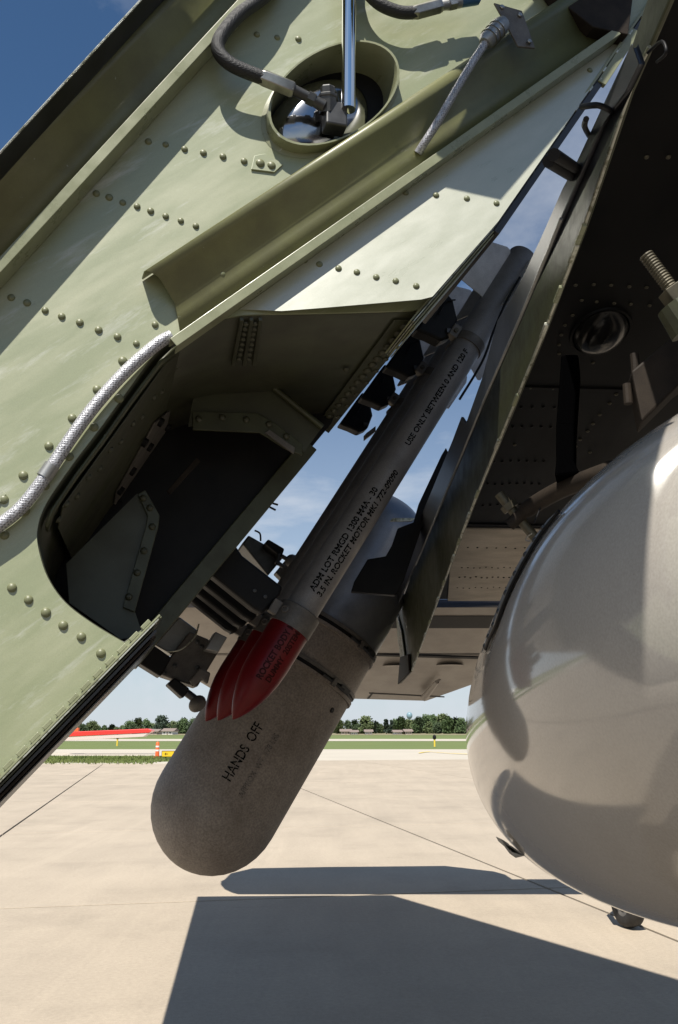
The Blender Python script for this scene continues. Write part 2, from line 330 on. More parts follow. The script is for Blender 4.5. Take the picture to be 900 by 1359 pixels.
b.add(vt, [[0, 1, 2, 3]] + [[i, (i + 1) % 4, 4 + (i + 1) % 4, 4 + i][::-1] for i in range(4)] + [[4 + i, 4 + (i + 1) % 4, 8 + (i + 1) % 4, 8 + i][::-1] for i in range(4)])
ya_ = gy - SL
near_gnd = MB().add([D2 * a_ + D1 * b_ + Z * -.006 for a_, b_ in ((-60, -60), (60, -60), (60, ya_ - .02), (-60, ya_ - .02))], [[0, 1, 2, 3]]).build('unseen_dark_ground', M['low_bounce_ground']); tag(near_gnd, kind='structure')  # unseen near ground, made dark to cut light bounced onto the aircraft
slab_me = pmesh('concrete_slab', b, M['concrete'], 10); ang = math.atan2(D2.y, D2.x)
for i in range(-1, 8):
    for j in range(-6, 6):
        c = D2 * (gx + (j + .5) * SL) + D1 * (gy + (i + .5) * SL)
        if c.y > 44 or abs(c.x) > 26: continue
        inst('concrete_slab', slab_me, apron, c, (0, 0, ang))
def strip(name, y0, y1, z, m, x0=-700, x1=700):
    d0, d1 = G(450, y0).y, G(450, y1).y
    return tag(MB().add([(x0, d0, z), (x1, d0, z), (x1, d1, z), (x0, d1, z)], [[0, 1, 2, 3]]).build(name, m), kind='structure')
strip('taxiway', 1018, 994, -.02, M['conc_far'])
strip('far_taxiway', 983.0, 980.3, -.04, M['conc_far'])
strip('dry_field', 975.5, 970.3, -.035, M['field'], -1400, 1400)
gi = MB().add([G(-400, 1011.5, .02), G(226, 1011.5, .02), G(243, 1003, .02), G(-400, 1003, .02)], [[0, 1, 2, 3]]).build('grass_island', M['grass']); tag(gi, kind='structure')
ke = MB().prism([G(-400, 1014.5), G(228, 1014.5), G(226.5, 1012), G(-400, 1012)], V((0, 0, .035))).build('island_kerb', M['conc_far']); tag(ke, kind='structure')
gt = MB()
for k in range(9000):
    x = random.uniform(-22, -7.5); y = random.uniform(37, 45.5); hh = random.uniform(.05, .16); a = random.uniform(0, 6.3)
    p = V((x, y, .02)); dx = V((math.cos(a), math.sin(a), 0)) * .035
    gt.add([p - dx, p + dx, p + V((random.uniform(-.05, .05), random.uniform(-.05, .05), hh))], [[0, 1, 2]])
tag(gt.build('grass_blades', M['grass'], fixn=False), 'mown grass blades on the strip beside the apron', 'grass', kind='stuff')
# yellow painted curve on the far apron
pth = [G(x, y, .012) for x, y in ((556, 999.2), (563, 998.0), (570, 997.4), (580, 998.4), (600, 999.8), (640, 1001.4), (700, 1002.6))]
yr = [[p - V((0, .35, 0)), p + V((0, .35, 0))] for p in pth]
tag(MB().sheet(yr).build('yellow_marking', M['yellow']), kind='structure')

# ================================================================== FOLDED OUTER WING
wb = W(0, 1040)
wing = thing('folded_wing', 'folded outer wing with light green riveted rib panel facing the viewer', 'wing', (wb.x, wb.y, wb.z))
hole = [(215, 818), (165, 853), (122, 827), (86, 799), (63, 766), (51, 728), (50, 700), (62, 667), (95, 618), (130, 572), (170, 517), (205, 470), (235, 445), (270, 429), (310, 420), (350, 417), (450, 415), (548, 412)]
hs = bez([W(*p) for p in hole[1:]], 5)
outer = [(650, 308), (872, -8), (1000, -190), (1330, -660), (800, -630), (235, -5), (-60, 325), (-330, 700), (-420, 1000), (-330, 1130), (-150, 1165), (0, 1040)]
# rib panel with the bay opening cut as its boundary
rib_pts = [W(215, 818)] + hs + [W(562, 409)] + [W(*p) for p in outer]
def panel_fill(pts, t, name, m, parent, holes=(), **k):
    bm = bmesh.new(); es = []; loops = []; c0_ = 0
    for lp in [pts] + list(holes):
        vs = [bm.verts.new(p) for p in lp]; loops.append((c0_, len(lp))); c0_ += len(lp)
        es += [bm.edges.new((vs[i], vs[(i + 1) % len(vs)])) for i in range(len(vs))]
    bmesh.ops.triangle_fill(bm, edges=es, use_beauty=True)
    bm.verts.index_update(); mb = MB(); fr = [v.co.copy() for v in bm.verts]; n = len(fr)
    fs = [[v.index for v in f.verts] for f in bm.faces]; bm.free()
    mb.add(fr + [p + S * t for p in fr], fs + [[i + n for i in q[::-1]] for q in fs] + [[a0 + i, a0 + (i + 1) % ln_, n + a0 + (i + 1) % ln_, n + a0 + i] for a0, ln_ in loops for i in range(ln_)])
    return mb.build(name, m, parent, **k)
cc = W(441, 134); ex = (W(520, 72) - W(362, 184)).normalized(); ey = ex.cross(O).normalized()
rib = panel_fill(rib_pts, .004, 'rib_panel', M['green'], wing, holes=[[cc + ex * .135 * math.cos(k * math.pi / 24) + ey * .073 * math.sin(k * math.pi / 24) for k in range(48)]])
# rivets
b = MB(); prof = [(0, 1.0), (.18, .98), (.42, .82), (.6, .55), (.68, .25), (.70, .001)]
b.lathe((0, 0, 0), (0, -1, 0), prof, 14)
riv_me = pmesh('rivet', b, M['rivet'], 60); riv_dk = pmesh('rivet_bay', b, M['green_bay'], 60)
RZ = math.atan2(-S.x, S.y)
RIV = [(197,188),(220,192),(245,198),(270,203),(296,208),(324,214),(128,257),(145,262),(163,269),(182,274),(200,280),(220,287),(240,293),(260,300),
 (15,395),(36,402),(60,412),(82,420),(106,428),(131,438),(156,447),(181,456),(341,46),(368,50),(396,52),(206,431),(163,479),
 (158,529),(129,517),(125,567),(96,555),(92,606),(65,592),(31,631),(60,645),(5,663),(33,678),(6,710),(16,780),(38,796),(61,813),(84,830),(108,845),(134,867),
 (152,878),(420,40),(250,36),(225,40)]
def rivet(x, y, r=.0052, parent=rib, up=0.): return inst('rivet', riv_me, parent, W(x, y) + O * up, (0, 0, RZ), r * random.uniform(.93, 1.07))
for x, y in RIV[:-3]: rivet(x, y, .0066 if y > 460 else .0054)
for x, y in ((345, 218), (360, 221)): rivet(x, y, .0075, up=.002)
MB().prism([W(333, 226) + O * .0006, W(337, 208) + O * .0006, W(352, 205) + O * .0006, W(376, 219) + O * .0006, W(364, 230) + O * .0006], O * .0025).build('doubler_plate', M['green'], wing, bevel=.0008)
MB().prism([W(-20, 655) + O * .0006, W(-2, 645) + O * .0006, W(9, 657) + O * .0006, W(-10, 680) + O * .0006], O * .003).build('doubler_plate', M['green'], wing, bevel=.001)

# rails
def sweep(prof, a, b_, across, t, name, m, parent, n=2, skew0=None, **k):
    rows = []
    for i in range(n + 1):
        p = a.lerp(b_, i / n)
        rows.append([p + across * x + O * o + ((b_ - a).normalized() * skew0(x) if (skew0 and i == 0) else V((0, 0, 0))) for x, o in prof])
    return MB().sheet(rows).build(name, m, parent, solid=t, **k)
def across_of(a, b_):
    d = (b_ - a).normalized(); v = d.cross(O).normalized(); return v if v.dot(V((1, 0, -1))) > 0 else -v
def arc(cx, cy, r, a0, a1, n=6): return [(cx + r * math.cos(R_(a0 + (a1 - a0) * i / n)), cy + r * math.sin(R_(a0 + (a1 - a0) * i / n))) for i in range(n + 1)]
UPROF = [(-.092, .002), (-.086, .012)] + arc(-.074, .027, .011, 180, 30, 8) + [(-.048, .011)] + arc(-.040, .0075, .005, 210, 270, 3) + [(-.018, .0025)]
LIP = lambda hgt: [(-.0135, .002), (-.0135, hgt), (0, hgt), (0, .0015)]
ra, rb = W(232, 470), W(812, 60); ac2 = across_of(ra, rb); UP2 = [(-.120, .002), (-.118, .026), (-.1155, .031), (-.111, .0335), (-.103, .0335), (-.0985, .0315), (-.094, .0275), (-.062, .0095), (-.055, .0065), (-.046, .005), (-.018, .0025)]
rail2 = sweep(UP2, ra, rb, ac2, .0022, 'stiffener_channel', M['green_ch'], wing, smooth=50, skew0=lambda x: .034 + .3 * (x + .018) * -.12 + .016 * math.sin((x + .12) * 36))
sweep(LIP(.030), ra, rb, ac2, .0022, 'stiffener_lip', M['green2'], wing, bevel=.0012)
for x, y in ((294, 366), (343, 325), (404, 279), (455, 239), (511, 198), (563, 158), (697, 83)): rivet(x, y, .0056, rail2, .0055)
ra1, rb1 = W(-110, 505), W(440, -100); ac1 = across_of(ra1, rb1)
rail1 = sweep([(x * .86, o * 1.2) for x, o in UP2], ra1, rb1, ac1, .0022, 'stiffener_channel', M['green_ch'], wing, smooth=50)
sweep(LIP(.041), ra1, rb1, ac1, .0022, 'stiffener_lip', M['green2'], wing, bevel=.0012)
for k in range(9):
    p = ra1.lerp(rb1, .12 + k * .095); inst('rivet', riv_me, rail1, p - ac1 * .026 + O * .003, (0, 0, RZ), .004)
def tilt(x, y):
    p = W(x, y); d = max(0., (p - ra).dot(ac2)); return p + O * (.0012 + .23 * d)
ep = [tilt(*p) for p in ((372, 417), (420, 416), (548, 412), (562, 409), (650, 308), (760, 151), (838, 41), (818, 57), (700, 140), (520, 267), (400, 352), (318, 411))]
epl = MB().prism(ep, S * .001).build('edge_panel', M['glare'], wing)
for x, y in ((404,346),(423,353),(447,361),(470,368),(494,377),(518,384),(543,393),(538,257),(576,264),(614,272),(650,282),(753,93),(781,96)): inst('rivet', riv_me, epl, tilt(x, y), (0, 0, RZ), .0056)
def unshade(x, y, so):
    p = W(x, y); return p - SUN * (so / SUN.dot(S))
for lp in (((585, 262), (668, 314), (800, 130), (782, 120), (770, 160), (698, 218), (640, 165)), ((600, 150), (640, 165), (684, 212), (762, 148), (782, 120), (800, 130), (905, -30), (760, -20))):
    MB().prism([unshade(x, y, .24) for x, y in lp], S * .02).build('shade_plate', M['green_dark'], wing)  # added out-of-frame plates, outlined to cast shade on the edge panel
MB().box(unshade(880, -20, .13), U * .05, Z * .03, O * .12).build('shade_plate_arm', M['green_dark'], wing)  # added unseen arm for the plates above
# upper skin edge (dark inside face, standing proud of the rib)
e0, e1 = W(-160, 441), W(820, -649)
MB().sheet([[e0 + O * .092, e0 + S * .56], [e1 + O * .092, e1 + S * .56]]).build('upper_skin', M['sky_skin'], wing, solid=.003)
MB().tube([e0 + O * .0925, e1 + O * .0925], .0017, 6).build('skin_edge', M['edge'], wing)  # pale metal tube paints the bright sunlit line along this edge
# lower skin edges
def edge_strip(name, pts, ac_off, thick, s0, s1, m, **k):
    a, b_ = W(*pts[0]), W(*pts[1]); ac = across_of(a, b_)
    q = [a + ac * ac_off, b_ + ac * ac_off, b_ + ac * (ac_off + thick), a + ac * (ac_off + thick)]
    return MB().prism([p + S * s0 for p in q], S * (s1 - s0)).build(name, m, wing, **k)
edge_strip('lower_skin', ((652, 308), (930, -92)), .001, .012, -.008, .35, M['sky_skin'], bevel=.001)
edge_strip('skin_edge', ((646, 314), (930, -92)), -.0045, .0045, -.012, .05, M['green2'], bevel=.0006)
for k, (o, t, s0) in enumerate(((-.006, .0028, -.012), (-.0015, .002, -.016), (.002, .0025, -.010), (.006, .002, -.004))):
    edge_strip('skin_edge', ((545, 432), (650, 309)), o, t, s0, .12, M['green2'] if k != 1 else M['edge'], bevel=.0004)
for k, (o, t, s0) in enumerate(((-.005, .0025, -.014), (-.0015, .002, -.018), (.002, .0022, -.013), (.0055, .004, -.006), (.011, .003, .004), (.0155, .002, .02))):
    edge_strip('skin_edge', ((-260, 1305), (214 - 4 * k, 820 + 4 * k)), o, t, s0, .35, (M['green2'], M['edge'], M['green_dark'], M['sky_skin'], M['rust'], M['sky_skin'])[k], bevel=.0004)
a, b_ = W(-10, 1046), W(205, 826)
for k in range(13):
    p = a.lerp(b_, (k + .5) / 13) - across_of(a, b_) * .006
    MB().box(p + O * .006, (b_ - a).normalized() * .0075, across_of(a, b_) * .003, O * .004).build('edge_fastener', M['green2'], wing, bevel=.001)
a, b_ = W(552, 425), W(645, 316)
for k in range(8):
    p = a.lerp(b_, (k + .5) / 8) - across_of(a, b_) * .006
    MB().box(p + O * .006, (b_ - a).normalized() * .005, across_of(a, b_) * .0025, O * .004).build('edge_fastener', M['green2'], wing, bevel=.001)
a, b_ = W(655, 305), W(860, 15)
for k in range(11):
    p = a.lerp(b_, (k + .5) / 11) - across_of(a, b_) * .004
    MB().box(p + O * .008, (b_ - a).normalized() * .007, across_of(a, b_) * .002, O * .004).build('edge_fastener', M['edge'], wing, bevel=.001)

# bay behind the opening
BD = .49
bw = [W(215, 818)] + hs + [W(560, 411)]
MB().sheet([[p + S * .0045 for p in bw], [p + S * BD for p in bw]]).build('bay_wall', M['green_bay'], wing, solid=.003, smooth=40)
back = [p + S * BD for p in bw]; back_c = [p for p in back]
c_in = W(395, 610, BD); c_lo = W(203, 846, BD)
pb = [back[0]] + back[1:-1] + [W(440, 562, BD), W(405, 604, BD)]
panel_fill(pb, .004, 'bulkhead', M['black'], wing)  # black here paints the deep shade at the back of the bay
# beam along the open lower edge at the back of the bay
ba, bb = W(178, 884, BD - .012), W(418, 594, BD - .012); acb = across_of(ba, bb)
MB().prism([ba - acb * .030, bb - acb * .030, bb + acb * .006, ba + acb * .006], S * .05).build('bay_beam', M['green_dark'], wing, bevel=.002)
# lower skin flange along the aft wall, with its row of rivets
fa, fb = W(552, 420), W(414, 596, 0)
def aft_wall(x, y):                       # point on the aft wall of the bay
    a0 = W(350, 417); d = (W(548, 412) - a0).normalized(); n = d.cross(S).normalized(); return hit(x, y, a0, n)
def on_aft(x, y, k=.0): 
    a0 = W(350, 417); d = (W(548, 412) - a0).normalized(); n = d.cross(S).normalized()
    if n.z > 0: n = -n
    return hit(x, y, a0 + n * (.006 + k), n), n
fl = [on_aft(*p)[0] for p in ((523, 424), (556, 424), (436, 574), (420, 563))]
nA = on_aft(450, 470)[1]
MB().prism(fl, nA * .002).build('rivet_flange', M['green_bay'], wing, bevel=.0006)
riv2 = pmesh('rivet_dark', MB().lathe((0, 0, 0), (0, 0, -1), prof, 10), M['green_bay'], 60)
for k in range(17):
    t = (k + .5) / 17
    p, n_ = on_aft(541 - 113 * t ** .92, 428 + 135 * t ** .92, .003); inst('rivet', riv2, wing, p, None, .0085)
for k in range(17):
    t = (k + .2) / 17
    p, n_ = on_aft(549 - 111 * t ** .92, 431 + 135 * t ** .92, .003)
    if k % 2: inst('rivet', riv2, wing, p, None, .006)
p, n_ = on_aft(460, 490, .0); inst('rivet', riv2, wing, p, None, .007)
for x0, x1 in ((318, 306), (331, 321), (343, 334)):
    MB().prism([on_aft(x0, 421)[0], on_aft(x0 + 5, 421)[0], on_aft(x1 + 5, 482)[0], on_aft(x1, 482)[0]], nA * .006).build('stiffener', M['green_bay'], wing, bevel=.001)
for k in range(8):
    for xa, xb in ((327, 316), (339, 329)):
        t = (k + .5) / 8; p, n_ = on_aft(xa + (xb - xa) * t, 426 + 54 * t, .001); inst('rivet', riv2, wing, p, None, .006)
# left (forward) wall hardware
lw0, lw1 = W(62, 682), W(228, 450); lwd = (lw1 - lw0).normalized(); lwn = lwd.cross(S).normalized()
if lwn.x < 0: lwn = -lwn
def on_left(x, y, k=0.): return hit(x, y, lw0 + lwn * (.007 + k), lwn)
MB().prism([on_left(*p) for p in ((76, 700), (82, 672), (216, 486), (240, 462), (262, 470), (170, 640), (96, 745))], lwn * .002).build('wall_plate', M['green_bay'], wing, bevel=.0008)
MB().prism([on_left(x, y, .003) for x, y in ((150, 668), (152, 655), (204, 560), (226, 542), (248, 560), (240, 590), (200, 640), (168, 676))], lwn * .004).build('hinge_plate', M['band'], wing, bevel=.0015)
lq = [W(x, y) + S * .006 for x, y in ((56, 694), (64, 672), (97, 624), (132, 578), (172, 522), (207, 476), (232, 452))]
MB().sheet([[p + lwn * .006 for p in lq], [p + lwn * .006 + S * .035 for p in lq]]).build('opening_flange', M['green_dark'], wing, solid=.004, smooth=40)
bolt = MB().lathe((0, 0, 0), (1, 0, 0), [(0, .001), (.0001, 1), (.9, 1), (1.0, .85), (1.0, .001)], 6); bolt_me = pmesh('bolt', bolt, M['black'], 25)
rq = V((1, 0, 0)).rotation_difference(lwn).to_euler()
for x, y in ((211, 559), (221, 566), (233, 569), (190, 586), (197, 592), (218, 597), (174, 624), (195, 625), (158, 650), (173, 651), (156, 666)): inst('bolt', bolt_me, wing, on_left(x, y, .006), rq, .0085)
rq2 = V((0, 0, -1)).rotation_difference(lwn).to_euler()
for x, y in ((188, 553), (176, 562), (160, 586), (146, 597), (132, 622), (117, 633), (102, 658), (88, 669), (77, 689), (214, 520), (204, 527), (236, 486), (246, 478), (262, 452), (252, 500)): inst('rivet', riv2, wing, on_left(x, y, .0022), rq2, .006)
# gusset webs at the back of the bay
def web(name, pts, s, m, t=.004, **k): return MB().prism([W(x, y, s) for x, y in pts], S * t).build(name, m, wing, **k)
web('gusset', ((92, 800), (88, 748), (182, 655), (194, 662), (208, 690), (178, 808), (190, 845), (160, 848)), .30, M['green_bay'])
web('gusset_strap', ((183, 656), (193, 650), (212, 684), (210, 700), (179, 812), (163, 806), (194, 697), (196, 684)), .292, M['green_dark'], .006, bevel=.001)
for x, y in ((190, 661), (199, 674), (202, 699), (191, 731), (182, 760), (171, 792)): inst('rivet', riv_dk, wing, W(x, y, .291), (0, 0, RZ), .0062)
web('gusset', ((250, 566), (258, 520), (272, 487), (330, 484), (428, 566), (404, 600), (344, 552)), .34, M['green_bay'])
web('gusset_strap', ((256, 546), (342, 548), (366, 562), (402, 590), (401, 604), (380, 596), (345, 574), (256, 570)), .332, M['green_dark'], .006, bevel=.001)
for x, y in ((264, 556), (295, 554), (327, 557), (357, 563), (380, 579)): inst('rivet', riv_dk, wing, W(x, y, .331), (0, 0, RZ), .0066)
MB().tube([W(328, 486, .33), W(428, 567, .33)], .006, 8).build('stiffener', M['green_dark'], wing, smooth=60)
web('tie_bar', ((221, 652), (226, 656), (266, 612), (261, 607)), .36, M['rust'], .006, bevel=.001)
web('angle_bracket', ((352, 574), (358, 570), (392, 594), (390, 602)), .325, M['band'], .006, bevel=.001)

# wing body beyond the bay, out to the tip (mostly hidden; throws the big shadow on the apron)
ca, cbv = W(0, 640), W(560, 60); C = (cbv - ca).normalized(); WNn = S.cross(C).normalized()
if WNn.x > 0: WNn = -WNn         # points toward the upper skin
def shadow_src(x, y):
    g = G(x, y); d = SUN; t = (ca - g).dot(WNn) / d.dot(WNn); p = g + d * t; return ((p - ca).dot(S), (p - ca).dot(C))
(sA, cA), (sB, cB), (sC, cC), (sD, cD) = [shadow_src(*p) for p in ((215, 1359), (262, 1190), (520, 1188), (900, 1300))]
le = lambda s: cA + (cB - cA) * (s - sA) / (sB - sA)
te = lambda s: cD + (cC - cD) * (s - sD) / (sC - sD)
rows = []
ths = [(.0, 0), (.02, .45), (.08, .75), (.25, 1), (.5, .9), (.75, .5), (1, .03)]
nT = 9
for i in range(nT):
    k = i / (nT - 1)
    l0 = .52 + (sB - .52) * k; t0 = .52 + (sC - .52) * k
    half = .20 * (1 - k) + .05 * k; mid = .0
    pl = ca + S * l0 + C * le(l0); pt = ca + S * t0 + C * te(t0)
    up_ = [pl.lerp(pt, a) + WNn * half * th for a, th in ths]; lo_ = [pl.lerp(pt, a) - WNn * half * th * .9 for a, th in ths]
    rows.append(up_ + lo_[::-1][:-1] + [up_[0]])
mb = MB().sheet(rows); mb.add(rows[-1][:-1], [list(range(len(rows[-1]) - 1))]); mb.add(rows[0][:-1], [list(range(len(rows[0]) - 1))])
mb.build('wing_body', M['sky_skin'], wing, smooth=40)
print('wing LE/TE', sA, cA, sB, cB, sC, cC, sD, cD)

# round well with collar in the rib
MB().lathe(cc, O, [(-.05, .99), (.0, 1.0), (.020, 1.0), (.024, 1.01), (.024, 1.045), (.018, 1.05), (.002, 1.05), (.0006, 1.12)], 48, ex, .134, .072).build('well_collar', M['green2'], wing, smooth=35)
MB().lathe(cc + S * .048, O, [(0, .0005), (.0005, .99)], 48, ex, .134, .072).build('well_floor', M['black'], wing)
MB().lathe(cc - ex * .022 - Z * .006 - O * .035, O, [(-.01, .080), (0, .0795), (.012, .076), (.022, .068), (.030, .055), (.036, .038), (.039, .020), (.040, .001)], 40, ex, 1.35, .84).build('ball_end', M['dark_chrome'], wing, smooth=180)
# bracket, bolt and clips at the top of the channel
MB().prism([W(690, -40) + O * .001, W(835, -40) + O * .001, W(822, 62) + O * .001, W(776, 52) + O * .001, W(735, 20) + O * .001], O * .03).build('end_bracket', M['rust'], wing, bevel=.002)
MB().lathe(W(719, 34) + O * .003, O, [(0, .013), (.003, .013), (.003, .0095), (.010, .0095), (.0115, .008), (.0115, .001)], 6).build('bolt', M['green2'], wing)
MB().prism([W(790, 112) + O * .001, W(835, 42) + O * .001, W(846, 48) + O * .001, W(800, 118) + O * .001], O * .010).build('edge_clip', M['green2'], wing, bevel=.001)

# ================================================================== HYDRAULICS ON THE RIB
rt = W(455, 150) + O * .035; rtop = W(453, -60) + O * .06
act = thing('hydraulic_strut', 'polished chrome hydraulic rod standing in the round well', 'hydraulic strut', rt)
MB().tube([rt - Z * .02, rtop + Z * .18], .0118, 24).build('rod', M['chrome'], act, smooth=60)
MB().box(W(440, 168) + O * .02, U * .018, Z * .022, O * .016).build('rod_end', M['steel_d'], act, bevel=.003)
MB().lathe(W(429, 150) + O * .030, V((0, -.35, 1)), [(-.02, .015), (.004, .015), (.006, .0165), (.010, .0165), (.0105, .0125), (.0215, .0125), (.0235, .0105), (.0235, .001)], 6).build('hex_bolt', M['steel_d'], act, bevel=.0008)
def hose(name, label, pts, r, m):
    p = bez(pts, 10); t = thing(name, label, 'hose', p[-1]); MB().tube(p, r, 16).build('braided_sleeve', m, t, smooth=60); return t
q = lambda x, y, o: W(x, y) + O * o
hz = hose('hydraulic_hose', 'black braided hose looping left into the round well', [q(380, -40, .02), q(352, 8, .03), q(310, 45, .038), q(285, 82, .040), q(300, 107, .040), q(345, 124, .036)], .0112, M['braid_k'])
MB().tube([q(341, 122, .036), q(346, 124, .036), q(381, 138, .036), q(384, 139, .036)], [.0125, .0138, .0138, .012], 6).build('collar', M['steel'], hz, smooth=30, bevel=.001)
MB().tube([q(381, 138, .036), q(400, 146, .034), q(424, 158, .032)], [.009, .0085, .010], 12).build('fitting', M['steel_d'], hz, smooth=40)
MB().tube([q(402, 147, .034), q(411, 151, .033)], .0115, 6).build('nut', M['steel_d'], hz)
h2 = hose('hydraulic_hose', 'black braided hose at the top ending in a steel fitting with blue cap', [q(462, -50, .02), q(470, -8, .032), q(492, 22, .034), q(520, 35, .034), q(543, 36, .034)], .0108, M['braid_k'])
MB().tube([q(538, 36, .034), q(543, 36, .034), q(572, 28, .034), q(576, 27, .034)], [.0115, .0128, .0128, .011], 6).build('collar', M['steel'], h2, bevel=.001)
MB().tube([q(576, 27, .034), q(601, 22, .034)], [.0085, .010], 12).build('fitting', M['alu'], h2, smooth=40)
MB().tube([q(585, 25, .034), q(594, 23, .034)], .0115, 6).build('nut', M['steel'], h2)
MB().tube([q(600, 22, .034), q(603, 21.5, .034), q(622, 19, .034), q(627, 22, .034)], [.0095, .0098, .0092, .005], 16).build('cap', M['blue'], h2, smooth=50, label='blue plastic cap')
# grey braided conduit with threaded connector
cn_ = hose('braided_conduit', 'short grey braided conduit running up to a knurled connector', [q(553, 206, .006), q(560, 196, .020), q(572, 178, .034), q(592, 143, .048), q(612, 110, .054), q(628, 86, .056)], .0070, M['braid_g'])
MB().tube([q(626, 88, .056), q(629, 84, .056), q(646, 66, .057), q(650, 62, .057)], [.0105, .0150, .0158, .013], 20).build('knurled_nut', M['alu'], cn_, smooth=40)
for k in range(3):
    c = q(632 + 5 * k, 81 - 5.3 * k, .0562 + .0003 * k); ax = (q(646, 66, .057) - q(629, 84, .056)).normalized()
    MB().lathe(c, ax, [(-.0012, .0150), (-.0012, .0172), (.0012, .0172), (.0012, .0150)], 20).build('ring', M['steel'], cn_, smooth=40)
MB().prism([q(638, 36, .054), q(674, 46, .054), q(692, 92, .050), q(670, 90, .050), q(655, 64, .052)], O * .004).build('mounting_plate', M['band'], cn_, bevel=.001)
for x, y in ((648, 42), (671, 52), (683, 86)): MB().lathe(q(x, y, .056), O, [(0, .0045), (.004, .0045), (.005, .003), (.005, .0005)], 10).build('screw', M['steel'], cn_)
c3 = hose('braided_conduit', 'long grey braided conduit curving down beside the bay opening', [q(226, 451, .014), q(206, 463, .014), q(165, 500, .016), q(125, 545, .017), q(92, 590, .017), q(62, 635, .016), q(30, 676, .015), (q(-5, 704, .014)), q(-60, 740, .013)], .0092, M['braid_g'])
MB().tube([q(70, 622, .0165), q(59, 638, .016)], .0108, 18).build('clamp_band', M['alu'], c3, smooth=40, label='bright aluminium band round the conduit')

# ================================================================== ROCKETS
SR = .62; DS = .235
def px2m(x, y, s, px): return px * (W(x, y, s) - CP).dot(FW) / F_
def make_rocket(label, first):
    nose_base = W(381, 833, SR); tip = W(309, 955, SR); ax = (W(614, 468, SR) - W(402, 806, SR)).normalized()
    rb_ = px2m(480, 690, SR, 22.3); rn = px2m(380, 833, SR, 28.0)
    t = thing('rocket', label, 'rocket', tip, 'practice rockets hung in a row under the folded wing')
    ln = (nose_base - tip).length; tb = tip + ax * ln
    prof_n = [(0, .0006)] + [(ln * .62 * k, rn * (1 - (1 - k) ** 1.9) ** .80) for k in (.03, .08, .15, .24, .34, .46, .6, .78, 1)] + [(ln, rn)]
    ns = MB().lathe(tip, ax, prof_n, 40).build('nose_cone', M['red'], t, smooth=60, label='red painted nose cone')
    tail = W(695, 343, SR); lt = (tail - tb).dot(ax)
    MB().lathe(tb, ax, [(-.002, rn * .98), (-.002, rn * 1.05), (.045, rn * 1.05), (.047, rn * .99)], 36).build('clamp_band', M['band'], t, smooth=35)
    MB().lathe(tb, ax, [(.0, rb_ * .9), (.047, rb_), (lt, rb_), (lt + .004, rb_ * .95), (lt + .004, .001)], 36).build('motor_tube', M['rocket'], t, smooth=35)
    for px, py in ((634, 457),):
        c = W(px - 6, py + 6, SR); k = (c - tb).dot(ax)
        MB().lathe(tb + ax * k, ax, [(-.012, rb_), (-.012, rb_ * 1.07), (.012, rb_ * 1.07), (.012, rb_)], 36).build('clamp_band', M['band'], t, smooth=35)
        MB().box(tb + ax * k + across_of(tb, tail) * -(rb_ + .008) + O * .01, ax * .018, across_of(tb, tail) * .011, O * .012).build('lug', M['band'], t, bevel=.002)
        MB().lathe(tb + ax * k + across_of(tb, tail) * -(rb_ + .008) + O * .022, O, [(0, .006), (.004, .006), (.0045, .001)], 8).build('lug_bolt', M['brass'], t)
    MB().box(tb + ax * .02 - across_of(tb, tail) * (rn + .008) + O * .012, ax * .016, across_of(tb, tail) * .010, O * .010).build('lug', M['band'], t, bevel=.002)
    MB().lathe(tb + ax * .024 - across_of(tb, tail) * rn * .75 + O * (rn * .72), O - across_of(tb, tail) * .7, [(0, .009), (.004, .009), (.005, .006), (.003, .005), (.003, .0005)], 12).build('lug_bolt', M['band'], t)
    acr = across_of(tb, tail)
    def fin(dirv, nrm):
        k0, k1 = lt - .185, lt - .025; h0 = rb_ * .93; ww = .092
        pr = [(k0, h0), (k0 + .006, h0 + .004), (k0 - .012, h0 + ww - .008), (k0 - .006, h0 + ww), (k1 - .055, h0 + ww + .004), (k1 - .040, h0 + ww - .004), (k1 + .006, h0 + .02), (k1 + .008, h0 + .008), (k1, h0)]
        MB().prism([tb + ax * k + dirv * hh - nrm * .0012 for k, hh in pr], nrm * .0024).build('fin', M['fin'], t, bevel=.0008)
    fd = [(-acr + O * .42).normalized(), (O + acr * .42).normalized(), (acr + S * .42).normalized(), (S - acr * .42).normalized()]
    for d_ in fd: fin(d_, d_.cross(ax).normalized())
    # stencilled lettering on the tube and the nose
    def on_axis(px, py): 
        p = W(px, py, SR); return tb + ax * (p - tb).dot(ax)
    L_ = lambda p, q_: (W(*q_, SR) - W(*p, SR)).length
    wrap_text('stencil_lettering', 'ADM LOT RMGD 1300 M4A - 30', .0148, L_((411, 790), (497, 657)), on_axis(417, 793), ax, O, rb_, .009, M['ink'], t)
    wrap_text('stencil_lettering', '3.5 IN. ROCKET MOTOR MK1 772-09090', .0148, L_((420, 797), (526, 637)), on_axis(417, 793), ax, O, rb_, -.011, M['ink'], t)
    wrap_text('stencil_lettering', 'USE ONLY BETWEEN 0 AND 120 F', .0140, L_((541, 602), (622, 480)), on_axis(544, 604), ax, O, rb_, .001, M['ink'], t)
    wrap_text('stencil_lettering', 'ROCKET BODY MK1', .015, .150, tip + ax * ln * .42, ax, O, rn, .006, M['ink_r'], t, gap=False)
    wrap_text('stencil_lettering', 'DUMMY  20STEMON', .014, .145, tip + ax * ln * .44, ax, O, rn, -.014, M['ink_r'], t, gap=False)
    return t
def copy_tree(o, off, parent=None):
    c = o.copy(); COL.objects.link(c)
    if parent is None: c.location = o.location + off
    else: c.parent = parent
    for k in o.children: copy_tree(k, off, c)
    return c
rk = make_rocket('grey rocket with red nose nearest to the viewer, its lettering fully visible', True)
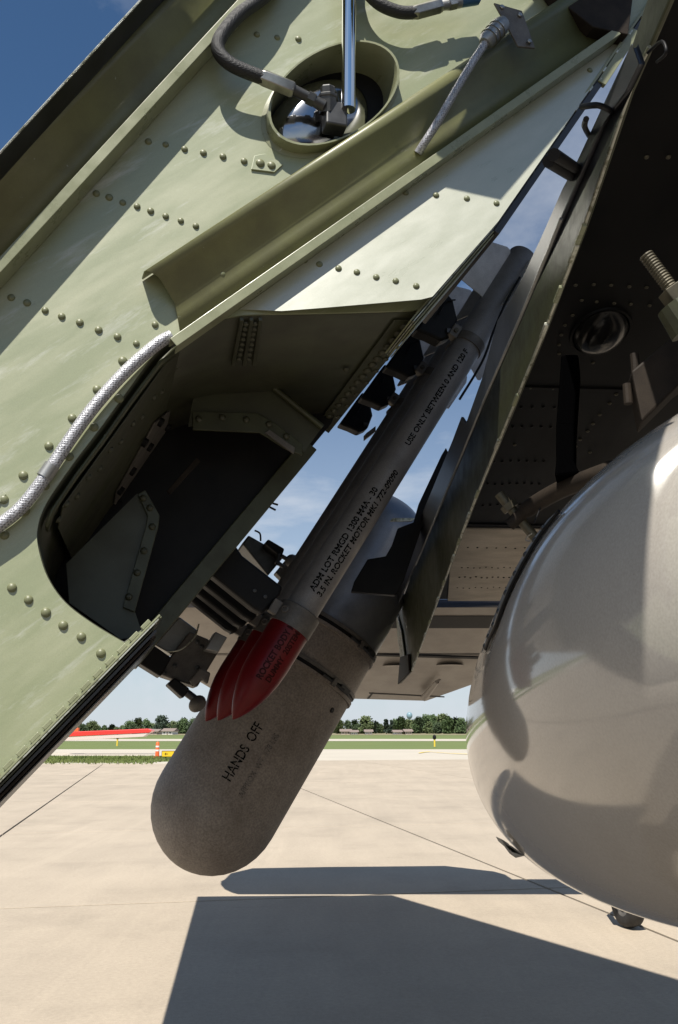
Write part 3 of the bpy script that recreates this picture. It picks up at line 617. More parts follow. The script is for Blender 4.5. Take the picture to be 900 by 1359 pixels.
for k, lb in ((1, 'second grey rocket with red nose, between the nearest and the farthest one'), (2, 'grey rocket with red nose farthest back, its red tip leftmost of the three')):
    c = copy_tree(rk, S * DS * k); c['label'] = lb
# launcher posts
def post(name, label, pts, s, th, group, extra=None):
    t = thing(name, label, 'launcher post', W(*pts[0], s), group)
    MB().prism([W(x, y, s) for x, y in pts], S * th).build('fairing', M['black'], t, bevel=.006)
    if extra: extra(t, s)
    return t
ORD = ['nearest the viewer', 'second from the viewer', 'third from the viewer', 'farthest back']
def fext(t, s):
    MB().box(W(352, 806, s) + S * .02, (W(360, 800, s) - W(344, 812, s)) * .5, Z * .006, S * .014).build('foot', M['band'], t, bevel=.002)
    for px in ((352, 792), (338, 784)): MB().lathe(W(*px, s) + O * .001, O, [(0, .004), (.003, .004), (.0035, .0005)], 8).build('screw', M['steel_d'], t)
f0 = post('forward_launcher_post', 'black forward rocket post ' + ORD[0] + ', above the red noses', [(312, 722), (322, 737), (376, 779), (372, 790), (349, 815), (336, 808), (276, 760), (262, 752)], SR - .01, .045, 'black rocket posts above the red noses', fext)
for k in (1, 2, 3): copy_tree(f0, S * .135 * k)['label'] = 'black forward rocket post ' + ORD[k] + ', above the red noses'
def aext(t, s):
    MB().box(W(606, 452, s) + S * .02, (W(614, 446, s) - W(598, 458, s)) * .5, Z * .009, S * .016).build('foot', M['band'], t, bevel=.002)
    MB().box(W(596, 440, s) + O * .003, U * .008, Z * .006, O * .003).build('clip', M['steel_d'], t, bevel=.001)
    MB().tube([W(604, 398, s), W(590, 402, s) + O * .01, W(580, 420, s) + O * .012], .0022, 8).build('lead_wire', M['black'], t, smooth=60)
a0 = post('aft_launcher_post', 'black aft rocket post ' + ORD[0] + ', beside the grey fins', [(552, 437), (590, 384), (602, 398), (608, 424), (600, 446), (586, 452), (570, 444)], SR - .01, .045, 'black rocket posts beside the fins', aext)
for k in (1, 2, 3): copy_tree(a0, S * DS * k)['label'] = 'black aft rocket post ' + ORD[k] + ', beside the grey fins'
MB().tube(bez([W(664, 338, SR), W(680, 345, SR), W(689, 358, SR), W(690, 372, SR)], 8), .0035, 8).build('cable', M['black'], None, loc=W(690, 372, SR), smooth=60)
tag(bpy.data.objects['cable'], 'thin black cable hooked over the tail fin of the nearest rocket', 'cable')
# igniter cable along the rocket edge
ig = MB().tube(bez([W(690, 368, SR - .05), W(672, 400, SR - .05), W(655, 440, SR - .05), W(640, 480, SR - .05), W(610, 530, SR - .05)], 8), .003, 8).build('igniter_cable', M['black'], None, loc=W(690, 368, SR - .05), smooth=60)
tag(ig, 'black igniter cable running down beside the tube of the nearest rocket', 'cable')

# ================================================================== POD "HANDS OFF"
SP = 1.85
pn = W(288, 1068, SP); pa = (W(457, 786, SP) - pn).normalized(); pr = px2m(300, 1000, SP, 84)
pend = W(497, 719, SP); pl = (pend - pn).length
pod = thing('radome_pod', 'large grey bullet shaped pod lettered HANDS OFF under the wing', 'pod', pn - pa * pr)
k1 = (W(418, 905, SP) - pn).dot(pa); k2 = (W(441, 850, SP) - pn).dot(pa)
dome = [(-pr * 1.04 * math.cos(a), pr * math.sin(a)) for a in [R_(x) for x in (0.1, 6, 12, 20, 30, 40, 50, 60, 70, 80, 90)]]
nose = MB().lathe(pn, pa, dome + [(k1 * .4, pr * 1.004), (k1, pr * 1.01)], 64).build('nose_shell', M['pod'], pod, smooth=60)
MB().lathe(pn, pa, [(k1, pr * 1.01), (k2, pr * 1.0)], 64).build('middle_shell', M['pod'], pod, smooth=60)
kt = pl
MB().lathe(pn, pa, [(k2, pr), (k2 + (kt - k2) * .5, pr * .985), (kt, pr * .93)] + [(kt + pr * .85 * math.sin(a), pr * .93 * math.cos(a)) for a in [R_(x) for x in (15, 30, 45, 60, 75, 89.9)]], 64).build('aft_shell', M['pod_metal'], pod, smooth=60, label='dark metallic rear shell')
acp = across_of(pn, pend)
for kk, rr in ((k1, 1.012), (k2, 1.004)):
    for off in (-.012, .014):
        MB().lathe(pn + pa * (kk + off), pa, [(-.007, pr * rr), (-.006, pr * rr + .006), (.006, pr * rr + .006), (.007, pr * rr)], 64).build('clamp_ring', M['pod'] if off < 0 else M['band'], pod, smooth=30)
    MB().lathe(pn + pa * (kk + .001), pa, [(-.006, pr * rr + .0015), (.007, pr * rr + .0015)], 64).build('seam_gap', M['black'], pod)
    a = R_(25 if kk == k1 else 30); dr = O * math.cos(a) + acp * math.sin(a); tg = -O * math.sin(a) + acp * math.cos(a)
    MB().tube([pn + pa * (kk - .002) + dr * (pr + .010) - tg * .055, pn + pa * (kk - .002) + dr * (pr + .012) + tg * .05], .005, 8).build('toggle_bolt', M['steel_d'], pod)
    MB().box(pn + pa * kk + dr * (pr + .010), pa * .014, tg * .009, dr * .007).build('latch', M['band'], pod, bevel=.002)
    MB().box(pn + pa * (kk + .002) + dr * (pr + .008) + tg * .055, pa * .010, tg * .022, dr * .005).build('latch', M['steel_d'], pod, bevel=.002)
for px, c_ in ((430, 955),): MB().lathe(W(px, c_, SP) , O, [(-.5, .001), (-.499, .006)], 8)
e_up = -acp
wrap_text('stencil_lettering', 'HANDS  OFF', .034, (W(341, 967, SP) - W(294, 1032, SP)).length, pn + pa * (W(305, 1040, SP) - pn).dot(pa), pa, O, pr, .050, M['ink'], pod, rfun=lambda x: pr * 1.0105, bold=.008)
wrap_text('stencil_lettering', 'APPROX. WT. 178 LBS', .020, (W(363, 981, SP) - W(314, 1056, SP)).length, pn + pa * (W(320, 1060, SP) - pn).dot(pa), pa, O, pr, -.016, M['ink_f'], pod, rfun=lambda x: pr * 1.0105, gap=False, bold=0.)
dr = (O * .8 + acp * .6); MB().lathe(pn + pa * (k1 - .075) + (O * math.cos(R_(42)) + acp * math.sin(R_(42))) * (pr * 1.0), O * math.cos(R_(42)) + acp * math.sin(R_(42)), [(0, .010), (.0045, .009), (.005, .001)], 10).build('screw', M['black'], pod)
# pod rack: forward and aft halves between wing and rocket row
def poly(t, name, pts, s, th, m, **k): return MB().prism([W(x, y, s) for x, y in pts], S * th).build(name, m, t, **k)
rack = thing('bomb_rack', 'grey metal rack with black blocks below the wing edge', 'bomb rack', W(225, 915, 1.15))
poly(rack, 'side_plate', ((205, 856), (238, 818), (262, 836), (254, 860), (226, 868)), 1.16, .10, M['alu'], bevel=.004)
poly(rack, 'body', ((222, 878), (252, 838), (276, 848), (292, 862), (262, 912), (214, 896)), 1.10, .10, M['band'], bevel=.004)
poly(rack, 'black_block', ((184, 880), (204, 856), (228, 873), (213, 898)), 1.06, .10, M['black'], bevel=.004)
poly(rack, 'black_block', ((222, 908), (232, 899), (252, 914), (243, 927)), 1.04, .08, M['black'], bevel=.004)
poly(rack, 'link', ((252, 902), (266, 886), (280, 893), (276, 908), (268, 902), (258, 912)), 1.03, .03, M['band'], bevel=.004)
poly(rack, 'bracket', ((272, 862), (286, 838), (302, 846), (290, 866)), 1.0, .05, M['alu'], bevel=.003)
MB().tube([W(246, 918, 1.07), W(258, 927, 1.07)], .010, 10).build('pin', M['steel_d'], rack, smooth=60)
MB().lathe(W(262, 934, 1.07), O, [(-.024, .001), (-.022, .012), (-.012, .022), (0, .024), (.012, .022), (.022, .012), (.024, .001)], 20, None, 1, .8).build('sway_foot', M['band'], rack, smooth=180)
MB().tube(bez([W(264, 828, 1.05), W(258, 846, 1.05), W(240, 862, 1.05), W(222, 865, 1.05)], 6), .0022, 8).build('wire', M['edge'], rack, smooth=60)
for x, y in ((268, 858), (262, 886), (262, 852), (232, 884), (218, 893)): MB().lathe(W(x, y, 1.095), O, [(0, .007), (.004, .007), (.005, .001)], 6).build('bolt', M['steel_d'], rack)
rack2 = thing('bomb_rack', 'dark rack with thin pins showing against the sky above the black posts', 'bomb rack', W(350, 760, 1.15))
poly(rack2, 'body', ((322, 722), (330, 710), (358, 726), (376, 740), (356, 764)), 1.15, .10, M['steel_d'], bevel=.004)
poly(rack2, 'black_block', ((352, 722), (356, 715), (378, 728), (374, 740)), 1.10, .07, M['black'], bevel=.004)
for (a, b_) in (((374, 738), (384, 744)), ((366, 745), (376, 752)), ((370, 735), (368, 750))): MB().tube([W(*a, 1.1), W(*b_, 1.1)], .006, 8).build('pin', M['steel_d'], rack2)
MB().lathe(W(388, 745, 1.1), O, [(-.018, .001), (-.016, .010), (0, .020), (.016, .010), (.018, .001)], 16).build('sway_foot', M['rocket'], rack2, smooth=180)
poly(rack2, 'link', ((366, 760), (384, 738), (396, 748), (378, 772)), 1.2, .04, M['band'], bevel=.003)
MB().tube(bez([W(338, 704, 1.1), W(345, 708, 1.1), W(346, 718, 1.1)], 6), .0025, 8).build('wire', M['black'], rack2, smooth=60)
for a, b_ in (((362, 668), (369, 670)), ((358, 673), (366, 677))): MB().tube([W(*a, .5), W(*b_, .5)], .0022, 8).build('cotter_pin', M['black'], wing)

# ================================================================== FIXED INNER WING
iw = thing('inner_wing', 'dark riveted underside of the fixed inner wing at upper right', 'wing', IW(640, 790))
LED = .62
def iwp(x, d): 
    k = (d - 0) ; p = WP0 + A * (d / A.y); return V((x, p.y, p.z))
def fx(d): return .32 + A.x / A.y * d
TED = IW(620, 795).y
_ed = sorted([(IW(*p).y, IW(*p).x) for p in ((880, 18), (860, 62), (835, 124), (805, 205), (775, 302), (722, 441), (678, 548), (633, 657), (597, 752), (582, 793))])
def xedge(d): return float(np.interp(d, [e[0] for e in _ed], [e[1] for e in _ed])) + .004
under = []
for k in range(13):
    d = LED + (TED - LED) * k / 12; x0 = xedge(d)
    under.append([iwp(x0 + (3.2 - x0) * (j / 10) ** 1.3, d) for j in range(11)])
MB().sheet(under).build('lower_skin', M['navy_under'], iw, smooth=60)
tk = [.0, .10, .18, .24, .27, .28, .27, .25, .215, .17, .125, .075, .004]
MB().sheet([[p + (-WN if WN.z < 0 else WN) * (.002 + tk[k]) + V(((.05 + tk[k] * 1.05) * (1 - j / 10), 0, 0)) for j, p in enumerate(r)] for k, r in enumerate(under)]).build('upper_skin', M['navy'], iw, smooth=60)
n_up = WN if WN.z > 0 else -WN
gl = [iwp(x, d) + n_up * .01 for x, d in ((.055, .10), (.085, .14), (.31, .64), (.31, .79), (.055, .79))]
MB().prism(gl, n_up * .05).build('tank_shade_panel', M['navy'], iw, bevel=.01)  # added unseen panel that keeps the sun off most of the tank
er = [r[0] for r in under]
MB().sheet([er, [p + n_up * (.002 + tk[k]) + V((.05 + tk[k] * 1.05, 0, 0)) for k, p in enumerate(er)]]).build('end_rib', M['green_dark'], iw)
# fold-edge plates
PA = [(905, -40), (862, 60), (835, 122), (775, 300), (722, 439), (678, 547), (633, 655), (597, 750), (567, 833), (545, 892), (531, 907), (532, 872), (526, 818), (545, 766), (600, 636), (640, 540), (690, 426), (745, 298), (800, 155), (835, 70), (872, -40)]
MB().prism([FP(*p) for p in PA], V((.006, 0, 0))).build('fold_edge_plate', M['green_dark'], iw, bevel=.002)
PB = [(838, 62), (805, 150), (742, 296), (690, 420), (640, 535), (600, 632), (545, 762), (528, 800), (526, 770), (535, 742), (600, 585), (612, 553), (618, 562), (640, 500), (660, 425), (678, 396), (696, 362), (722, 305), (746, 250), (764, 216), (776, 192), (792, 163), (810, 143), (829, 120), (846, 85)]
MB().prism([FP(x + 0, y, -.03) for x, y in PB], V((.006, 0, 0))).build('fold_edge_plate', M['sky_skin'], iw, bevel=.002)
def lip(name, pts, off, r, m):
    pp = bez([FP(*p, off) for p in pts], 6); return MB().tube(pp, r, 6).build(name, m, iw, smooth=60)
lip('plate_lip', [(862, 62), (835, 124), (775, 302), (722, 441), (633, 657), (597, 752), (567, 835), (547, 890)], -.002, .0022, M['edge'])
lip('plate_lip', [(745, 290), (692, 418), (642, 533), (602, 630), (552, 750)], -.034, .0022, M['alu'])
for k in range(16):
    t = (k + .5) / 16; p = bez([FP(*p, -.004) for p in ((775, 302), (722, 441), (633, 657), (597, 752), (567, 835), (547, 890))], 8); c = p[int(t * (len(p) - 1))]
    MB().box(c + Z * .002, V((.003, 0, 0)), A * .016, Z * .0025).build('edge_fastener', M['edge'] if k % 2 else M['green2'], iw, bevel=.001)
MB().prism([FP(527, 812, -.004), FP(534, 838, -.004), FP(540, 884, -.004), FP(546, 892, -.004), FP(533, 876, -.004), FP(529, 846, -.004)], V((-.004, 0, 0))).build('tip_flange', M['green2'], iw, bevel=.001)
MB().prism([FP(533, 872, -.003), FP(544, 868, -.003), FP(545, 892, -.003), FP(530, 908, -.003)], V((-.006, 0, 0))).build('tip_cap', M['rust'], iw, bevel=.001)
# grey stepped fairing edges beside the pod
sf = [(533, 640), (556, 650), (560, 700), (526, 790), (470, 788), (462, 782), (482, 742), (510, 738), (528, 700), (540, 690), (548, 688)]
st = thing('stepped_fairing', 'black stepped fairing sheet between pod and fold edge plate', 'fairing', at(490, 788, 2.35))
MB().prism([at(x, y, 2.35) for x, y in [(466, 785), (470, 772), (488, 742), (512, 738), (520, 724), (528, 701), (549, 693), (556, 668), (586, 604), (592, 594), (600, 610), (560, 700), (536, 770), (525, 790)]], V((.0, .03, 0))).build('sheet', M['black'], st, bevel=.002)
MB().box(at(534, 690, 2.345), V((.03, 0, .0)), V((0, .004, 0)), V((.004, 0, .004))).build('lit_edge', M['edge'], st)
# small rods crossing the gap at the hinge
for k, (a, b_) in enumerate((((735, 205), (768, 226)), ((728, 214), (762, 236)))): MB().tube([FP(*a, -.1), FP(*b_, -.02)], .006, 8).build('hinge_rod', M['black'], iw, smooth=60)
MB().tube(bez([FP(772, 142, -.06), FP(795, 140, -.05), FP(815, 150, -.02)], 6), .003, 8).build('wire_lead', M['black'], iw, smooth=60)
MB().tube(bez([FP(778, 158, -.06), FP(776, 168, -.05), FP(782, 180, -.02)], 6), .003, 8).build('wire_lead', M['black'], iw, smooth=60)
MB().tube(bez([FP(860, 70, -.02), FP(878, 55, -.02), FP(884, 70, -.02), FP(872, 82, -.02)], 6), .0015, 8).build('wire_lead', M['black'], iw, smooth=60)
# skin seams, rivets, landing light
nd = -n_up
def seam(pts, w_=.004, m=M['black']):
    MB().prism([IW(*p) + nd * .0008 for p in pts], nd * .002).build('skin_lap', m, iw, bevel=.0006)
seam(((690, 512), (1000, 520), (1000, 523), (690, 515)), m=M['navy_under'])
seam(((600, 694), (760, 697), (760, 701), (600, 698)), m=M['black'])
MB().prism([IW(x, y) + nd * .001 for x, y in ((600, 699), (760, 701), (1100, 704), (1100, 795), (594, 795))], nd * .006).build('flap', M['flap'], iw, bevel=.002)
seam(((600, 786), (690, 786), (690, 787), (598, 787)), m=M['black'])
rv3 = pmesh('rivet_worn', MB().lathe((0, 0, 0), (0, 0, -1), prof, 10), M['brass'], 60); rv4 = pmesh('rivet_navy', MB().lathe((0, 0, 0), (0, 0, -1), prof, 10), M['navy_under'], 60)
rqn = V((0, 0, -1)).rotation_difference(nd).to_euler()
for x, y in [(764, 378), (788, 377), (811, 378), (835, 380), (858, 381), (880, 383), (772, 398), (792, 400), (815, 402), (837, 403), (862, 405), (760, 418), (750, 431), (745, 444), (742, 457), (742, 469), (747, 478), (762, 486), (787, 481), (858, 208), (887, 208), (818, 523), (809, 535), (796, 550), (787, 562), (780, 572), (770, 583), (764, 592), (783, 600), (683, 590), (734, 515), (704, 514)]:
    inst('rivet', rv3, iw, IW(x, y) + nd * .0005, rqn, .0034 + .0006 * (y > 500))
for ya, n, rr_ in ((540, 6, .0035), (566, 7, .0035), (612, 8, .0035), (642, 9, .0035), (670, 9, .0035), (724, 7, .0030), (750, 11, .0026), (763, 12, .0034), (777, 11, .0026)):
    for k in range(n):
        x = 655 - (ya - 540) * .22 + 88 * (k + .5) / n
        inst('rivet', rv4, iw, IW(x, ya + random.uniform(-.8, .8)) + nd * (.0005 if ya < 700 else .0068), rqn, rr_)
lc = IW(797, 440); lx = V((1, 0, 0)); ly = lx.cross(nd).normalized()
MB().lathe(lc, nd, [(-.003, 1.0), (.004, 1.0), (.004, 1.08), (.0005, 1.10)], 36, lx, .047, .062).build('light_rim', M['navy_under'], iw, smooth=40)
MB().lathe(lc, nd, [(.0005, 1.0), (.008, .93), (.018, .75), (.024, .45), (.026, .001)], 36, lx, .046, .061).build('light_lens', M['glass'], iw, smooth=180)

# ================================================================== DROP TANK
tc_ = CP + V((.499, 1.189, .052)); az, el = .021, -.134; TR = .30
ta = V((math.sin(az) * math.cos(el), math.cos(az) * math.cos(el), math.sin(el)))
tank = thing('drop_tank', 'large glossy light grey drop tank at right under the wing', 'drop tank', tc_ - Z * TR)
ks = [i / 28 for i in range(29)]
prof_t = [(-.723 * math.sin(k * math.pi / 2), TR * max(math.cos(k * math.pi / 2), .0005)) for k in ks[::-1]] + [(1.253 * math.sin(k * math.pi / 2), TR * max(math.cos(k * math.pi / 2), .0005) ** 1.02) for k in ks[1:]]
MB().lathe(tc_, ta, prof_t, 96).build('shell', M['tank'], tank, smooth=180)
xx = ta.cross(Z).normalized(); yy = xx.cross(ta)     # xx right, yy up
def tp(t, a, off=0.):
    k = math.asin(max(-1, min(1, t / (1.253 if t > 0 else .723)))); r = TR * math.cos(k) ** (1.02 if t > 0 else 1) + off
    return tc_ + ta * t + (xx * math.cos(a) + yy * math.sin(a)) * r
# seam flange running along the upper left flank
def ribbon(name, ts, a0, a1, off, th, m):
    mb = MB(); n = 24
    rows = [[tp(ts[0] + (ts[1] - ts[0]) * i / n, a0, off), tp(ts[0] + (ts[1] - ts[0]) * i / n, a1, off)] for i in range(n + 1)]
    mb.sheet(rows); return mb.build(name, m, tank, solid=th)
sp_ = [(.03, 169), (.0, 167.6), (-.045, 166.3), (-.07, 163.4), (-.098, 159.0), (-.127, 154.5), (-.15, 149.6), (-.165, 147), (-.2, 144)]
MB().sheet([[tp(t, R_(a), .0035) for t, a in sp_], [tp(t + .05, R_(a - 1.2), .0035) for t, a in sp_]]).build('seam_flange', M['tank_t'], tank, solid=.004, smooth=60)
MB().tube([tp(t - .004, R_(a), .004) for t, a in sp_], .0022, 8).build('seam_bead', M['black'], tank, smooth=60)
sme = pmesh('flange_screw', MB().lathe((0, 0, 0), (0, 0, 1), prof, 8), M['steel_d'], 60)
for k in range(9):
    u = .5 + k * .85; i0 = int(u); f0_ = u - i0; t = sp_[i0][0] * (1 - f0_) + sp_[min(i0 + 1, 8)][0] * f0_ + .018; a = sp_[i0][1] * (1 - f0_) + sp_[min(i0 + 1, 8)][1] * f0_ - .4
    p = tp(t, R_(a), .005); n_ = (p - (tc_ + ta * t)).normalized(); inst('flange_screw', sme, tank, p, V((0, 0, 1)).rotation_difference(n_).to_euler(), .0042)
pbk = tp(.62, R_(222), .006)
MB().prism([at(664, 1114, 1.62), at(676, 1120, 1.62), (at(679, 1128, 1.62)), at(684, 1126, 1.62), at(697, 1136, 1.62), at(684, 1139, 1.62), at(676, 1128, 1.62), at(668, 1121, 1.62)], V((.0, .05, 0))).build('keel_bracket', M['alu'], tank, bevel=.002)

# sway braces and pylon above the tank
br = thing('sway_brace', 'dark curved sway brace arm with long bolt above the tank', 'sway brace', at(712, 716, 1.5))
MB().tube(bez([at(676, 697, 1.5), at(700, 676, 1.48), at(740, 652, 1.42), (at(790, 632, 1.34)), at(830, 618, 1.3)], 6), [.011] * 6 + [.015] * 19, 10).build('arm', M['rust'], br, smooth=60)
MB().tube([at(662, 655, 1.5), at(714, 718, 1.5)], .0085, 12).build('bolt', M['brass'], br, smooth=60)
bd = (at(714, 718, 1.5) - at(662, 655, 1.5)).normalized()
for px in ((676, 672), (688, 687)): MB().lathe(at(*px, 1.5), bd, [(-.006, .001), (-.006, .015), (.006, .015), (.006, .001)], 6).build('nut', M['brass'], br)
MB().tube(bez([at(706, 708, 1.49), at(700, 712, 1.49), at(698, 717, 1.49), at(704, 718, 1.49)], 5), .0012, 6).build('safety_wire', M['steel'], br)
MB().tube([at(718, 672, 1.45), at(709, 694, 1.45)], .0012, 6).build('safety_wire', M['black'], br)
py = thing('tank_pylon', 'black pylon column joining the wing to the tank brace', 'pylon', at(748, 620, 1.36))
MB().prism([at(738, 560, 1.36), at(762, 560, 1.36), at(762, 612, 1.36), at(770, 628, 1.36), at(736, 632, 1.36), at(738, 612, 1.36)], V((.03, .10, 0))).build('column', M['flat_black'], py, bevel=.004)
MB().prism([at(738, 565, 1.36), at(762, 565, 1.36), at(768, 470, 1.36), at(745, 470, 1.36)], V((.03, .10, 0))).build('column_head', M['flat_black'], py, bevel=.004)
b2 = thing('sway_brace', 'rusty brown brace with thick threaded bolt at the right edge', 'sway brace', at(860, 530, 1.05))
MB().prism([at(838, 492, 1.1), at(905, 436, 1.1), at(960, 400, 1.1), at(960, 470, 1.1), at(900, 512, 1.1), at(852, 560, 1.1)], V((.01, .05, 0))).build('plate', M['rust'], b2, bevel=.003)
p0, p1 = at(857, 338, .98), at(905, 402, .98); bd = (p1 - p0)
rr = []; pp = []
for k in range(41): pp.append(p0 + bd * (k / 40)); rr.append(.0092 if k % 2 else .0080)
MB().tube(pp, rr, 16).build('threaded_bolt', M['brass'], b2)
MB().lathe(at(896, 390, .98), bd, [(-.008, .001), (-.008, .018), (.010, .018), (.010, .001)], 6).build('nut', M['brass'], b2, bevel=.001)
MB().lathe(at(900, 408, .98), bd, [(-.006, .001), (-.006, .024), (.03, .028), (.03, .001)], 14).build('boss', M['green_dark'], b2)
for px in ((842, 480), (832, 520)): MB().tube([at(px[0], px[1] - 10, 1.12), at(px[0] + 2, px[1] + 16, 1.12)], .006, 10).build('stud', M['rust'], b2)

# ================================================================== TAIL
tail = thing('tailplane', 'brown grey underside of the tailplane and elevator behind the tank', 'tailplane', (0.6, 7.8, 1.9))
def tq(x, d, off=0.): return V((x, d, 2.31 - .323 * (d - 6.9) + off))
TIPX = -1.42
def tipx(d):
    u = (d - 7.75) / 1.1; return TIPX + .55 * (1 - math.sqrt(max(0, 1 - min(1, abs(u)) ** 2.2)))
HD = 7.77; xs = 2.4
rows_u, rows_o = [], []
for k, (d, th) in enumerate(((6.86, .05), (6.87, .085), (6.90, .115), (6.98, .15), (7.2, .19), (7.5, .20), (HD - .02, .18))):
    lo = 0 if k > 2 else (.06, .028, .008)[k]
    x0 = tipx(d)
    rows_u.append([tq(x0 + (xs - x0) * j / 8, d, lo) for j in range(9)]); rows_o.append([tq(x0 + (xs - x0) * j / 8, d, th) for j in range(9)])
mb = MB().sheet(rows_u[2:]); mb.build('lower_skin', M['under'], tail, smooth=50)
MB().sheet([r for r in rows_u[:3][::-1]] + rows_o).build('upper_skin', M['navy'], tail, smooth=60)
MB().sheet([[r[0] for r in rows_u], [r[0] for r in rows_o]]).build('tip_cap', M['navy'], tail)
MB().sheet([rows_u[-1], rows_o[-1]]).build('rear_spar', M['black'], tail)
# elevator
def eq(px, py, off=0.): return hit(px, py, tq(0, 6.9) + Z * off, V((0, .323, 1)).normalized())
xe = tipx(HD + .02)
el_ = [tq(xe + .02, HD + .03), tq(tipx(8.3), 8.3), tq(tipx(8.7), 8.7), eq(400, 926), eq(480, 928), eq(566, 930.5), eq(632, 907), tq(1.35, 8.2), tq(1.35, HD + .03)]
MB().prism(el_, Z * .05).build('elevator', M['under'], tail, bevel=.008)
MB().prism([eq(490, 919), eq(590, 924), eq(590, 925.2), eq(490, 920.2)], -Z * .004).build('tab_gap', M['black'], tail)
MB().prism([eq(494, 919), eq(496, 919), eq(490, 927), eq(487, 927)], -Z * .004).build('tab_gap', M['black'], tail)
MB().prism([eq(470, 866), eq(640, 871), eq(640, 873.5), eq(470, 868.5)], -Z * .01).build('hinge_gap', M['black'], tail)
MB().tube([eq(563, 926, -.06), eq(580, 905, -.05), eq(584, 902, -.02)], [.035, .02, .01], 8).build('trim_rod_fairing', M['under'], tail, smooth=50)
for px in ((526, 884), (597, 883)): MB().lathe(eq(*px, -.001), -Z, [(0, .12), (.003, .118), (.003, .001)], 28).build('access_cover', M['under'], tail, bevel=.002)
MB().prism([tq(-.2, 7.02, -.002), tq(xs, 7.02, -.002), tq(xs, 7.24, -.002), tq(-.2, 7.24, -.002)], -Z * .004).build('black_strip', M['black'], tail)  # black band across the underside near the leading edge
fus = thing('rear_fuselage', 'dark rear fuselage behind the drop tank, hidden but for its shadow', 'fuselage', (2.6, 6.5, 1.3))
MB().lathe((2.75, 3.2, 2.35), V((-.03, 1, -.10)), [(0, .001), (0, .62), (2, .56), (4, .40), (5.6, .22), (6.4, .08), (6.45, .001)], 32, Z, 1.15, .8).build('fuselage_shell', M['navy'], fus, smooth=60)
MB().lathe((2.85, -4.6, 2.75), V((-.012, 1, -.052)), [(0, .02), (.1, .35), (.5, .72), (2, .86), (5, .84), (7.79, .64), (7.8, .001)], 32, Z, 1.15, .92).build('forward_shell', M['navy'], fus, smooth=60)
MB().prism([V((2.58, 7.5, 2.0)), V((2.58, 9.5, 1.9)), V((2.58, 9.6, 3.2)), V((2.58, 8.8, 3.3))], V((.08, 0, 0))).build('fin', M['navy'], fus, bevel=.02)
wc = V((2.10, 6.95, .17))
tw = thing('tail_wheel', 'small black rubber tail wheel just below the tank', 'wheel', wc - Z * .17)
MB().lathe(wc, V((1, .25, 0)), [(-.055, .09), (-.06, .13), (-.045, .16), (0, .17), (.045, .16), (.06, .13), (.055, .09)], 36).build('tyre', M['rubber'], tw, smooth=60)
MB().lathe(wc, V((1, .25, 0)), [(-.05, .001), (-.05, .035), (-.035, .06), (-.05, .085), (-.052, .092), (.052, .092), (.05, .001)], 28).build('rim', M['band'], tw, smooth=40)
MB().tube([wc + V((-.09, 0, 0)), wc + V((-.09, .12, .35)), wc + V((.1, .25, .9)), wc + V((.5, .3, 1.9))], [.02, .025, .035, .05], 12).build('fork', M['steel_d'], tw, smooth=50)

# ================================================================== FAR BACKGROUND
# red winged light aircraft on the taxiway side
rp = at(80, 985, 52)
ra_ = thing('parked_aircraft', 'parked light aircraft with red and white wing behind the folded wing', 'aircraft', (rp.x - 2.5, 52, 0))
D = 52.
MB().prism([at(85, 971.5, D), at(196, 967.0, D), at(202, 969.5, D), at(198, 972.5, D), at(85, 978, D)], V((.0, .9, .0))).build('wing_top', M['wingred'], ra_, bevel=.03)
MB().prism([at(86, 978.6, D + .03), at(197, 973.0, D + .03), at(190, 977.8, D + .03), at(118, 981.5, D + .03), at(86, 983, D + .03)], V((0, .8, 0))).build('wing_underside', M['wingwhite'], ra_, bevel=.01)
MB().prism([at(80, 976.2, D - .05), at(88, 973, D - .05), at(88, 977.5, D - .05), at(80, 978.5, D - .05)], V((0, .04, 0))).build('wing_stripe', M['navy'], ra_)
MB().lathe(at(40, 976, D), V((-.3, 1, 0)), [(-2.5, .05), (-2.0, .45), (0, .65), (1.5, .55), (4.5, .12), (4.6, .001)], 20).build('fuselage_shell', M['white'], ra_, smooth=60)
for dx in (-.5, .5): MB().tube([at(40, 976, D) + V((dx, 0, -.3)), V((at(40, 976, D).x + dx * 1.4, D, .05))], .05, 8).build('gear_leg', M['white'], ra_)
MB().prism([at(84, 966, D + 1), at(104, 966, D + 1), at(104, 971, D + 1), at(84, 971, D + 1)], V((0, .3, 0))).build('tail_panel', M['orange'], ra_, bevel=.02)
def cone_(px, yb, yt):
    g = G(px, yb); hgt = at(px, yt, g.y).z
    t = thing('delineator', 'orange and white channelizer post on the grass edge', 'delineator', g)
    MB().lathe(g, Z, [(0, .22), (.05, .22), (.06, .10), (hgt * .93, .085), (hgt, .05), (hgt, .001)], 16).build('post', M['orange'], t, smooth=40)
    for k in (.42, .66): MB().lathe(g + Z * hgt * k, Z, [(0, .098), (hgt * .1, .096)], 16).build('reflective_band', M['white'], t)
cone_(208.5, 1006, 984.5)
sg = G(230, 1008.3); sh = at(230, 996.5, sg.y).z
sign = thing('taxiway_sign', 'yellow taxiway sign with black arrow and letter A', 'sign', sg)
x0, x1 = at(214.5, 1000, sg.y).x, at(262, 1000, sg.y).x
MB().box(((x0 + x1) / 2, sg.y + .1, .06 + sh / 2), (V(((x1 - x0) / 2, 0, 0))), V((0, .09, 0)), V((0, 0, sh / 2 - .06))).build('cabinet', M['black'], sign, bevel=.01)
MB().box(((x0 + x1) / 2, sg.y, .06 + sh / 2), (V(((x1 - x0) / 2 - .025, 0, 0))), V((0, .008, 0)), V((0, 0, sh / 2 - .085))).build('face', M['sign_y'], sign)
